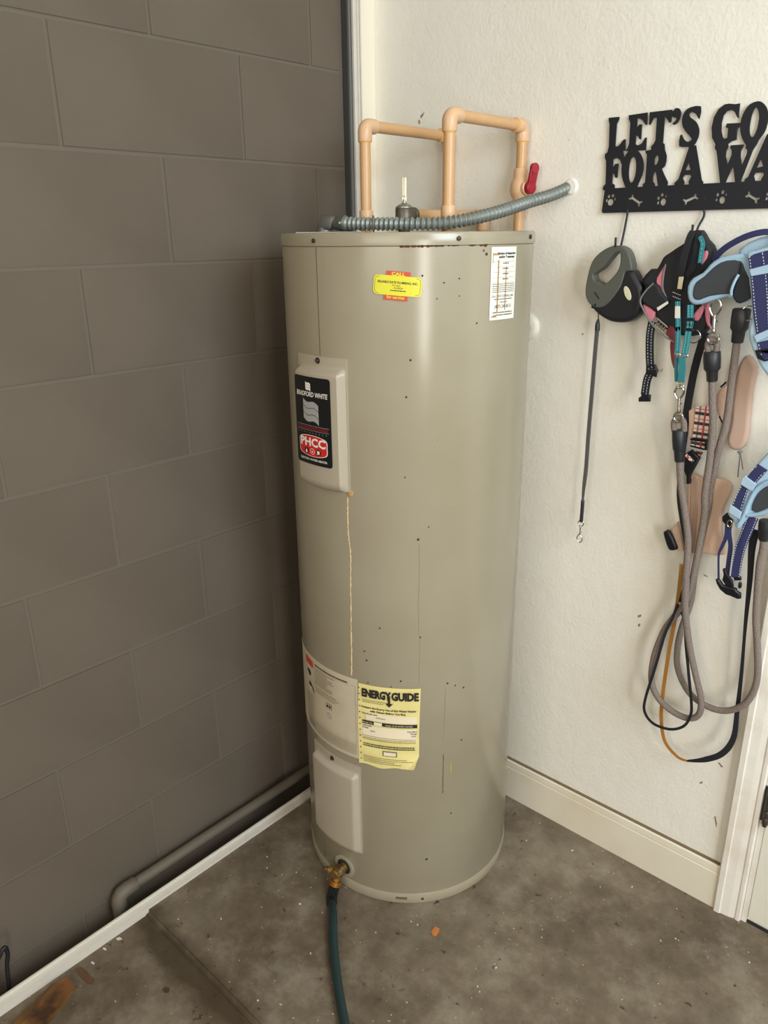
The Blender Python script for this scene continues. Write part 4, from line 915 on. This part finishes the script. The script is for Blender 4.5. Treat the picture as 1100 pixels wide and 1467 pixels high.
ob('maroon_lining', *slab([[(545, 280), (605, 270), (605, 620), (570, 560), (550, 440)]], -.035, .006, .002, 2, H6, 3), 'maroon_lining', HB)
g = G(); g.add(*tube(spline(wp(H5, [(330, 785), (225, 890), (158, 1005), (185, 1110), (285, 1290), (400, 1420)], -.060)+wp(H6, [(500, 215), (600, 275)], -.056), 8), .0016, 8)); g.ob('reflective_piping', 'piping_grey', HB)
g = G(); g.add(*tube(spline(wp(H5, [(490, 535), (455, 700), (455, 860), (510, 1000)], -.0535), 8), .0014, 8)); g.ob('reflective_piping', 'piping_grey', HB)
st1 = spline(wp(H5, [(850, 105, -.058), (800, 200, -.064), (740, 420, -.067), (700, 600, -.066), (670, 720, -.062), (650, 900, -.058)], 0), 8)
ob('handle_strap', *ribbon(st1, .0125, .0025), 'web_black', HB)
st2 = spline(wp(H5, [(930, 110, -.058), (905, 260, -.063), (890, 400, -.064), (850, 560, -.060), (760, 690, -.056)], 0), 8)
ob('handle_strap', *ribbon(st2, .0110, .0025), 'web_black', HB)
t3_ = spline(wp(H5, [(940, 175, -.067), (975, 260, -.068), (960, 380, -.068), (940, 520, -.067)], 0), 8)
ob('teal_tab', *ribbon(t3_, .0082, .0022), 'teal_web', HB)
g = stitch(t3_, 0, .002, .0018, .0006, -.0014); g.ob('stitching', 'thread_teal', HB)
ob('sewn_label', *slab([[(662, 702), (724, 700), (698, 866), (640, 858)]], -.0655, .0015, .0004, 0, H5), 'label_beige', HB)
ob('sewn_label', *slab([[(370, 1108), (512, 1022), (524, 1052), (386, 1150)]], -.0622, .0015, .0004, 0, H5), 'label_white', HB)
g = G()
for i in range(2):
    for j in range(5): g.add(*bbox(W(900+(590+j*22)*.10909, 320+(905+i*55+j*9)*.10909, -.059), Vector((.0009, 0, -.0003)), Vector((0, .0006, 0)), Vector((0, 0, .0005))))
g.ob('stitching', 'thread_white', HB)
g = G()
for i in range(4):
    p = wp(H5, [(395+i*32, 1270+i*26), (350+i*32, 1345+i*26)], -.060); g.add(*tube(p, .0014, 8))
g.add(*tube(wp(H5, [(380, 1245), (520, 1365)], -.060), .0016, 8)); g.add(*tube(wp(H5, [(345, 1330), (470, 1440)], -.060), .0016, 8)); g.ob('strap_adjuster', 'chrome', HB)
g = G(); rc = wp(H6, [(860, 200)], -.055)[0]; g.add(*tube([rc+Vector((math.cos(t), 0, math.sin(t)))*.0125 for t in [2*math.pi*i/24 for i in range(24)]], .0012, 8, loop=True)); g.ob('ring', 'chrome', HB)
hs_ = spline(wp(H6, [(315, 10, -.058), (285, 180, -.056), (280, 400, -.052), (285, 560, -.050), (290, 660, -.050), (245, 780, -.049), (215, 970, -.048)], 0), 8)
ob('belly_strap', *ribbon(hs_, .0165, .0028), 'web_black', HB)
g = stitch(hs_, .0034, .0022, .002, .0006, -.0017); h_ = stitch(hs_, -.0034, .0022, .002, .0006, -.0017); g.add(h_.v, h_.f); g.ob('stitching', 'thread_white', HB)
ob('strap_slider', *slab([[(230, 580), (350, 570), (375, 640), (360, 740), (225, 690)], [(262, 600), (335, 595), (350, 640), (262, 640)]], -.0535, .006, .0015, 0, H6), 'plastic_black', HB)
ob('buckle_end', *slab([[(165, 960), (285, 970), (280, 1060), (130, 1062), (128, 1010), (165, 985)]], -.052, .007, .002, 0, H6), 'plastic_black', HB)

# ---- teal collar with rings
tc_ = W(975, 480, -.066)
TL = thing('dog_collar', 'teal webbing collar with metal rings hanging below the pink lined harness', 'collar', (tc_.x, -.066, tc_.z))
a1 = spline(wp(H5, [(648, 1025), (652, 1200), (655, 1400)], -.071)+wp(H6, [(655, 80), (652, 250), (640, 420)], -.071), 7)
a2 = spline(wp(H5, [(815, 1070), (812, 1220), (805, 1330)], -.072)+wp(H6, [(815, 20), (785, 160), (765, 300), (735, 440)], -.072), 7)
ob('webbing', *ribbon(a1, .0095, .0024), 'teal_web', TL); ob('webbing', *ribbon(a2, .0118, .0024), 'teal_web', TL)
for a_, o_ in ((a1, .0), (a2, .003), (a2, -.003)): stitch(a_, o_, .0018, .0016, .0006, -.0015).ob('stitching', 'thread_teal', TL)
ob('size_label', *slab([[(612, 1088), (676, 1088), (676, 1246), (608, 1246)]], -.0742, .0014, .0004, 0, H5), 'label_white', TL)
ob('keeper', *slab([[(755, 1245), (860, 1240), (862, 1280), (755, 1285)]], -.0755, .005, .0014, 0, H5), 'plastic_black', TL)
ob('keeper', *slab([[(755, 90), (845, 95), (842, 135), (752, 130)]], -.0755, .005, .0014, 0, H6), 'plastic_black', TL)
b1 = spline(wp(H6, [(705, 465, -.071), (708, 620, -.072), (690, 795, -.071)], 0), 6); ob('loop', *ribbon(b1, .0135, .0024), 'teal_web', TL)
b2 = spline(wp(H6, [(640, 478, -.066), (628, 620, -.064), (632, 795, -.066)], 0), 6); ob('loop', *ribbon(b2, .0070, .0024), 'teal_web', TL)
for (cx, cy, r_) in ((645, 428, .0052), (745, 440, .0052), (680, 840, .0068)):
    g = G(); rc = wp(H6, [(cx, cy)], -.070)[0]; g.add(*tube([rc+Vector((math.cos(t), .25*math.sin(t), math.sin(t)))*r_ for t in [2*math.pi*i/20 for i in range(20)]], .0012, 8, loop=True)); g.ob('ring', 'chrome', TL)

# ---- rope leashes
def sleeve(root, a, b, r0_, r1_):
    pth = [a.lerp(b, t) for t in (0, .03, .3, .58, .63, .68, .97, 1)]; g = G()
    g.add(*tube(pth, [r0_*.9, r0_, r0_*1.03, r0_*.98, (r0_+r1_)/2, r1_*1.08, r1_*1.0, r1_*.92], 16)); return g.ob('rubber_sleeve', 'rubber_black', root)
C7, C8, C3b, C2b, C4b = (920, 580, .20455), (900, 800, .21811), (980, 580, .10909), (980, 440, .10909), (980, 700, .1227)
rpA = wp(C7, [(262, 395, -.060), (270, 560, -.060), (300, 760, -.060), (320, 960, -.060), (305, 1200, -.060), (298, 1400, -.060)], 0) + \
      wp(C8, [(380, 120, -.060), (373, 280, -.060), (382, 430, -.060), (410, 620, -.058), (445, 780, -.056), (478, 930, -.054), (462, 1025, -.052), (395, 1050, -.050), (290, 1005, -.048), (195, 915, -.046), (152, 800, -.045), (170, 640, -.044), (232, 480, -.042), (300, 385, -.040), (360, 310, -.040), (405, 200, -.042), (438, 60, -.044)], 0) + \
      wp(C3b, [(262, 1460, -.046), (270, 1200, -.050), (300, 960, -.052), (332, 740, -.054), (352, 560, -.056), (376, 300, -.058), (372, 0, -.060)], 0) + wp(C2b, [(366, 980, -.060)], 0)
R1 = thing('rope_leash', 'taupe braided rope leash clipped to the teal collar by a chrome snap', 'leash', (rpA[0].x, -.06, rpA[0].z), 'taupe rope leashes')
ob('rope', *tube(spline(rpA, 7), .0069, 12), 'rope_taupe', R1)
ra, rb_ = W(972.5, 616, -.062), W(973.5, 661, -.060)
sleeve(R1, ra, rb_, .0132, .0100)
g = G(); g.add(*tube(spline([W(966, 618, -.062), W(965, 606, -.062), W(971, 598, -.062), W(979, 604, -.062), W(980, 618, -.062)], 5), .0058, 10)); g.ob('rope_eye', 'rope_taupe', R1)
snap(R1, W(971.5, 604, -.069), W(973, 552, -.069), .0021, side=-1)
sleeve(R1, wp(C2b, [(366, 580)], -.062)[0], wp(C2b, [(366, 975)], -.060)[0], .0152, .0098)
g = G(); g.add(*tube(spline(wp(C2b, [(320, 600), (305, 500), (330, 440), (370, 425), (410, 440), (430, 500), (415, 600)], -.062), 5), .0058, 10)); g.ob('rope_eye', 'rope_taupe', R1)
snap(R1, wp(C2b, [(375, 480)], -.069)[0], wp(C2b, [(415, -110)], -.069)[0], .0019, side=-1)
rpB = wp(C2b, [(692, 455, -.056), (660, 700, -.055), (625, 960, -.054), (585, 1300, -.052)], 0) + wp(C3b, [(570, 120, -.051), (530, 330, -.050), (470, 520, -.048), (425, 700, -.042), (385, 900, -.036), (335, 1120, -.032), (305, 1400, -.030)], 0) + \
      wp(C8, [(440, 60, -.026), (410, 280, -.024), (350, 460, -.024), (322, 600, -.026), (325, 720, -.030), (375, 845, -.036), (450, 930, -.040), (560, 988, -.044), (665, 998, -.046), (765, 955, -.048), (828, 860, -.048), (850, 740, -.048), (846, 560, -.048), (838, 400, -.050), (846, 240, -.050), (862, 40, -.052)], 0) + wp(C4b, [(915, 720, -.052), (930, 585, -.053)], 0)
R2 = thing('rope_leash', 'taupe braided rope leash sweeping in the wide U at the right', 'leash', (rpB[0].x, -.06, rpB[0].z), 'taupe rope leashes')
ob('rope', *tube(spline(rpB, 7), .0069, 12), 'rope_taupe', R2)
sleeve(R2, wp(C2b, [(760, 20)], -.058)[0], wp(C2b, [(695, 465)], -.056)[0], .0160, .0108)
sleeve(R2, wp(C4b, [(955, 370)], -.055)[0], wp(C4b, [(930, 600)], -.053)[0], .0125, .0100)
g = G(); rc = wp(C2b, [(840, 80)], -.062)[0]; g.add(*tube([rc+Vector((math.cos(t), .3*math.sin(t), math.sin(t)))*.0125 for t in [2*math.pi*i/22 for i in range(22)]], .0012, 8, loop=True)); g.ob('ring', 'chrome', R2)

# ---- black webbing leash with hand loop
bk = wp(C2b, [(290, 330, -.045), (230, 480, -.040), (140, 800, -.034), (70, 1150, -.032), (30, 1400, -.030)], 0) + wp(C7, [(300, 120, -.030), (285, 300, -.030), (262, 480, -.030), (252, 640, -.030), (272, 800, -.030), (300, 960, -.031), (318, 1100, -.034), (290, 1280, -.038), (262, 1380, -.040)], 0)
bk2 = wp(C8, [(318, 318, -.044), (290, 390, -.048), (240, 500, -.052), (175, 720, -.055), (112, 920, -.055), (108, 1010, -.055), (165, 1085, -.055), (275, 1122, -.056), (365, 1100, -.057), (408, 1030, -.060), (414, 950, -.062), (396, 760, -.064), (378, 560, -.052), (372, 430, -.046), (345, 340, -.043), (318, 300, -.042)], 0)
BL_ = thing('webbing_leash', 'flat black webbing leash ending in a teardrop hand loop', 'leash', (bk[0].x, -.04, bk[0].z))
s1 = spline(bk, 7); N = len(s1)
ob('strap', *ribbon(s1, [.0150 if i < N*.42 else max(.0065, .0150-.012*(i/N-.42)/.2) for i in range(N)], .0024), 'web_black', BL_)
ob('hand_loop', *ribbon(spline(bk2, 7), .0058, .0030), 'web_black', BL_)
# ---- tan and black leather strap leash
tn = wp(C8, [(350, 40, -.024), (330, 230, -.026), (300, 430, -.030), (262, 640, -.032), (228, 880, -.034), (216, 1050, -.036), (240, 1200, -.038), (320, 1300, -.040), (385, 1330, -.042)], 0)
bl = wp(C8, [(385, 1330, -.042), (500, 1322, -.044), (615, 1282, -.044), (690, 1180, -.042), (715, 1000, -.040), (742, 760, -.040), (770, 420, -.040), (797, 150, -.040)], 0) + wp(C4b, [(790, 700, -.040), (835, 480, -.044)], 0)
TS = thing('leather_leash', 'two sided flat leash, tan on one side and black on the other, hanging lowest', 'leash', (tn[0].x, -.035, tn[0].z))
s2 = spline(tn, 8); N = len(s2); ob('tan_side', *ribbon(s2, [.0080-.0045*max(0, (i/N-.80)/.2) for i in range(N)], .0028), 'tan_leather', TS)
s3 = spline(bl, 8); N = len(s3); ob('black_side', *ribbon(s3, [(.0036+.0090*min(1, i/N/.12)) if i/N < .28 else max(.0052, .0126-.020*(i/N-.28)) if i/N < .62 else min(.0150, .0058+.030*(i/N-.62)) for i in range(N)], .0026), 'web_black', TS)

# ---- peach harness with plaid strap
ph = W(1030, 650, -.025)
PH = thing('plaid_harness', 'peach mesh dog harness with a plaid strap hanging behind the rope leashes', 'harness', (ph.x, -.02, ph.z))
pad1 = [(1056, 527), (1070, 509), (1083, 527), (1077, 560), (1073, 600), (1071, 622), (1066, 638), (1058, 645), (1049, 645), (1043, 640), (1041, 628), (1046, 605), (1048, 575)]
ob('neck_pad', *slab([pad1], -.030, .018, .007, 3, None, 4), 'peach_dim', PH)
pad2 = [(985, 684), (1003, 684), (1034, 687), (1047, 697), (1043, 712), (1034, 730), (1032, 760), (1038, 795), (1010, 793), (985, 791), (984, 760)]
ob('chest_pad', *slab([pad2], -.024, .012, .004, 2, None, 3), 'peach_mesh', PH)
ob('side_wing', *slab([[(988, 690), (1000, 690), (999, 740), (994, 785), (988, 783)]], -.026, .012, .004, 2, None, 3), 'peach_dim', PH)
ob('side_wing', *slab([[(961, 758), (971, 747), (979, 790), (969, 789)]], -.024, .008, .003, 1, None, 3), 'peach_mesh', PH)
ob('ruffle', *slab([[(1026, 565), (1040, 552), (1042, 575), (1036, 605), (1030, 600), (1026, 585)]], -.030, .010, .004, 2, None, 3), 'peach_mesh', PH)
g = G(); g.add(*tube(wp(C3b, [(460, 150), (505, 240)], -.034), .0016, 8)); g.add(*tube(wp(C2b, [(480, 1050), (550, 985)], -.034), .0018, 8)); g.ob('edge_binding', 'web_black', PH)
ob('strap_backing', *slab([[(60, 80), (150, 20), (150, 440), (60, 440)]], -.034, .003, .001, 0, C3b), 'peach_mesh', PH)
ob('plaid_strap', *slab([[(150, 20), (340, 20), (310, 455), (105, 445)]], -.038, .004, .001, 0, C3b), 'plaid', PH)
ob('plaid_strap', *slab([[(85, 470), (280, 490), (270, 585), (78, 540)]], -.040, .004, .001, 0, C3b), 'plaid', PH)
ob('plaid_strap', *slab([[(175, 600), (245, 630), (195, 690), (130, 620)]], -.034, .003, .001, 0, C3b), 'plaid', PH)
g = G()
for q in ([(70, 452), (115, 430), (310, 455), (290, 490), (85, 470)], [(70, 540), (80, 552), (270, 600), (285, 572), (270, 580), (80, 530)]): g.add(*slab([q], -.043, .006, .0012, 0, C3b))
g.add(*slab([[(270, 470), (305, 460), (290, 600), (262, 590)]], -.043, .006, .0012, 0, C3b)); g.ob('strap_slider', 'plastic_black', PH)
ob('buckle', *slab([[(90, 590), (205, 700), (100, 890), (75, 940), (72, 1040), (20, 1045), (20, 940), (-10, 870), (0, 650)]], -.040, .010, .003, 1, C3b), 'plastic_black', PH)
ob('buckle_window', *slab([[(35, 640), (130, 735), (100, 770), (5, 670)]], -.0412, .002, .0005, 0, C3b), 'plaid', PH)
g = G(); g.add(*slab([[(949.5, 765), (951, 762), (958, 761), (968, 783), (968, 788), (959, 789), (954, 781)]], -.036, .012, .004, 2, None, 3)); g.ob('side_buckle', 'plastic_black', PH)
g = G(); g.add(*tube(wp(C3b, [(720, 600), (745, 640)], -.030), .004, 8)); g.add(*tube(wp(C3b, [(735, 640), (712, 850), (705, 950)], -.030), .0012, 8)); g.add(*tube(wp(C3b, [(740, 640), (770, 850)], -.030), .0010, 8)); g.ob('cord_lock', 'piping_grey', PH)

# ---- light blue and navy harness
nb_ = W(1090, 450, -.06); C1b = (980, 300, .10909)
NH = thing('dog_harness', 'light blue and navy dog harness with dark mesh pads at the right edge', 'harness', (nb_.x, -.05, nb_.z))
hd = spline(wp(C1b, [(385, 670, -.050), (480, 555, -.056), (600, 465, -.060), (780, 370, -.064), (960, 312, -.066), (1120, 300, -.066), (1330, 370, -.062)], 0), 8)
ob('grab_handle', *ribbon(hd, .0105, .0055), 'navy_web', NH)
sad = [(1055, 368), (1064, 352), (1078, 344), (1096, 338), (1125, 338), (1150, 350), (1160, 380), (1130, 420), (1075, 420)]
ob('saddle', *slab([sad], -.060, .030, .008, 2, None, 4), 'light_blue', NH)
padb = [(520, 615), (640, 592), (770, 588), (830, 640), (860, 760), (890, 1000), (890, 1160), (720, 1245), (640, 1200), (560, 1150), (400, 1190), (200, 1250), (95, 1242), (42, 1160), (38, 1010), (110, 900), (240, 830), (340, 715), (430, 650)]
inn = [(550, 672), (740, 680), (790, 800), (870, 1000), (868, 1150), (720, 1220), (640, 1170), (600, 1110), (330, 1140), (200, 1190), (122, 1172), (110, 1080), (150, 960), (260, 880), (400, 745)]
ob('shoulder_pad', *slab([padb], -.076, .014, .005, 2, C1b, 3), 'blue_binding', NH)
ob('mesh_lining', *slab([inn], -.0785, .008, .003, 2, C1b, 3), 'mesh_dark', NH)
ob('mesh_lining', *slab([[(740, 690), (790, 800), (875, 1000), (870, 1160), (720, 1235), (650, 1180), (640, 1080), (700, 900)]], -.0815, .006, .003, 2, C1b, 3), 'nylon_black', NH)
g = G(); g.add(*tube(spline(wp(C1b, [(715, 855, -.081), (660, 950, -.083), (620, 1060, -.083), (618, 1125, -.080)], 0), 6), .0026, 8)); g.ob('fold_binding', 'blue_binding', NH)
back = [(1069, 366), (1080, 360), (1105, 352), (1140, 352), (1150, 560), (1122, 556), (1108, 548), (1092, 530), (1080, 508), (1073, 488), (1072, 470), (1077, 452), (1074, 420)]
ob('back_panel', *slab([back], -.0835, .016, .005, 2, None, 3), 'light_blue', NH)
web1 = [(1071.5, 370), (1080, 364), (1098, 359), (1125, 358), (1126, 470), (1084, 483), (1079, 455), (1076, 410)]
ob('back_webbing', *slab([web1], -.0865, .004, .001, 0, None), 'navy_web', NH)
ob('back_webbing', *slab([[(1084, 491), (1126, 481), (1126, 505), (1090, 516)]], -.0865, .004, .001, 0, None), 'navy_web', NH)
for q in ([(1073, 386), (1100, 379), (1126, 376), (1126, 388), (1100, 391.5), (1075.5, 396)], [(1079.5, 481), (1100, 472), (1126, 466), (1126, 477), (1100, 482.5), (1083.5, 491)]):
    ob('webbing_keeper', *slab([q], -.0895, .004, .001, 0, None), 'light_blue', NH)
g = G()
for pts in ([(1073.5, 367), (1078.5, 410), (1081, 440), (1085.5, 478)], [(1092, 362), (1097, 400), (1099.5, 440), (1101, 476)], [(1086.5, 493), (1092, 514)]):
    h_ = stitch(spline([W(a, b, -.0868) for a, b in pts], 8), 0, .0022, .0018, .0008, 0, wd=.0010); g.add(h_.v, h_.f)
g.ob('stitching', 'thread_white', NH)
ob('tri_glide', *slab([[(1081, 502), (1126, 496), (1126, 510), (1095, 518), (1085, 514)], [(1087, 504.5), (1126, 499), (1126, 507), (1095, 515)]], -.0890, .004, .001, 0, None), 'plastic_black', NH)
# chest piece further down
chest = [(1112, 636), (1098, 650), (1082, 667), (1065, 690), (1050, 718), (1041.5, 737), (1050, 746), (1053, 757), (1060, 757), (1072, 742), (1090, 741), (1112, 732), (1150, 715), (1150, 630)]
ob('chest_panel', *slab([chest], -.070, .016, .005, 2, None, 3), 'light_blue', NH)
g = G(); g.add(*tube(spline([W(a, b, -.0715) for a, b in ((1058, 752), (1066, 738), (1072, 722), (1082, 703), (1096, 692), (1115, 686))], 7), .0042, 10)); g.add(*tube(spline([W(a, b, -.0715) for a, b in ((1070, 738), (1084, 737), (1098, 732), (1115, 722))], 7), .0042, 10)); g.ob('binding', 'blue_binding', NH)
ob('mesh_lining', *slab([[(1076, 731), (1080, 716), (1088, 704), (1100, 696), (1118, 692), (1118, 722), (1100, 732), (1088, 735)]], -.0725, .006, .002, 2, None, 3), 'mesh_dark', NH)
ob('chest_webbing', *slab([[(1067.5, 685), (1085, 665), (1099, 674), (1081, 694)]], -.0735, .004, .001, 0, None), 'navy_web', NH)
ob('chest_webbing', *slab([[(1061, 695), (1071, 702), (1060.5, 734), (1047.5, 725)]], -.0735, .004, .001, 0, None), 'navy_web', NH)
for q in ([(1063, 685), (1067, 682), (1083, 694), (1077, 704), (1060, 694)], [(1046, 723), (1062, 734), (1059, 744), (1043, 734)]):
    ob('webbing_keeper', *slab([q], -.0765, .004, .001, 0, None), 'light_blue', NH)
g = G()
for pts in ([(1069, 684), (1078, 673), (1086, 666.5)], [(1081, 692), (1090, 681), (1098, 675)], [(1061.5, 697), (1055, 710), (1049, 725)], [(1070, 702), (1065, 716), (1060, 732)]):
    h_ = stitch(spline([W(a, b, -.0740) for a, b in pts], 8), 0, .0024, .0018, .0008, 0, wd=.0010); g.add(h_.v, h_.f)
g.ob('stitching', 'thread_white', NH)
w1 = spline(wp(C4b, [(800, 330, -.066), (740, 480, -.066), (660, 680, -.066), (620, 850, -.066), (590, 1040, -.066)], 0), 8)
ob('girth_strap', *ribbon(w1, [.0215-.005*i/(len(w1)-1) for i in range(len(w1))], .0028), 'navy_web', NH)
g = stitch(w1, .0078, .0026, .0018, .0008, -.0017, wd=.0010); h_ = stitch(w1, -.0078, .0026, .0018, .0008, -.0017, wd=.0010); g.add(h_.v, h_.f); g.ob('stitching', 'thread_white', NH)
w2 = spline(wp(C4b, [(530, 390, -.062), (525, 520, -.062), (540, 680, -.060), (520, 840, -.058), (500, 1000, -.058), (490, 1100, -.058)], 0), 8)
ob('girth_strap', *ribbon(w2, .0085, .0028), 'navy_web', NH)
w3 = spline(wp(C4b, [(505, 430, -.063), (490, 560, -.062), (440, 680, -.060), (405, 760, -.058), (400, 900, -.058), (402, 1070, -.058)], 0), 8)
ob('girth_strap', *ribbon(w3, [max(.0036, .0095-.0085*i/(len(w3)-1)) for i in range(len(w3))], .0028), 'navy_web', NH)
ob('tri_glide', *slab([[(440, 330), (490, 285), (570, 350), (550, 460), (520, 470), (440, 380)]], -.068, .007, .002, 1, C4b), 'plastic_black', NH)
g = G(); rc = wp(C4b, [(530, 410)], -.071)[0]; g.add(*tube([rc+Vector((math.cos(t)*.6, 0, math.sin(t)))*.0072 for t in [2*math.pi*i/20 for i in range(20)]], .0012, 8, loop=True)); g.ob('ring', 'chrome', NH)
ob('buckle_socket', *slab([[(360, 1065), (385, 1050), (410, 1075), (450, 1130), (520, 1150), (600, 1170), (610, 1200), (655, 1230), (655, 1290), (620, 1295), (540, 1260), (480, 1240), (410, 1180), (372, 1110)]], -.064, .009, .003, 1, C4b, 2), 'plastic_black', NH)
ob('buckle_socket', *slab([[(445, 940), (480, 930), (500, 1000), (560, 1080), (570, 1150), (490, 1150), (440, 1070), (455, 1010)]], -.062, .007, .002, 1, C4b, 2), 'plastic_black', NH)
ob('buckle_prong', *slab([[(570, 1035), (660, 1030), (660, 1075), (580, 1078)]], -.069, .006, .002, 0, C4b), 'plastic_black', NH)
ob('buckle_prong', *slab([[(630, 1100), (650, 1090), (668, 1120), (662, 1160), (640, 1172), (622, 1150)]], -.069, .006, .002, 1, C4b), 'plastic_black', NH)
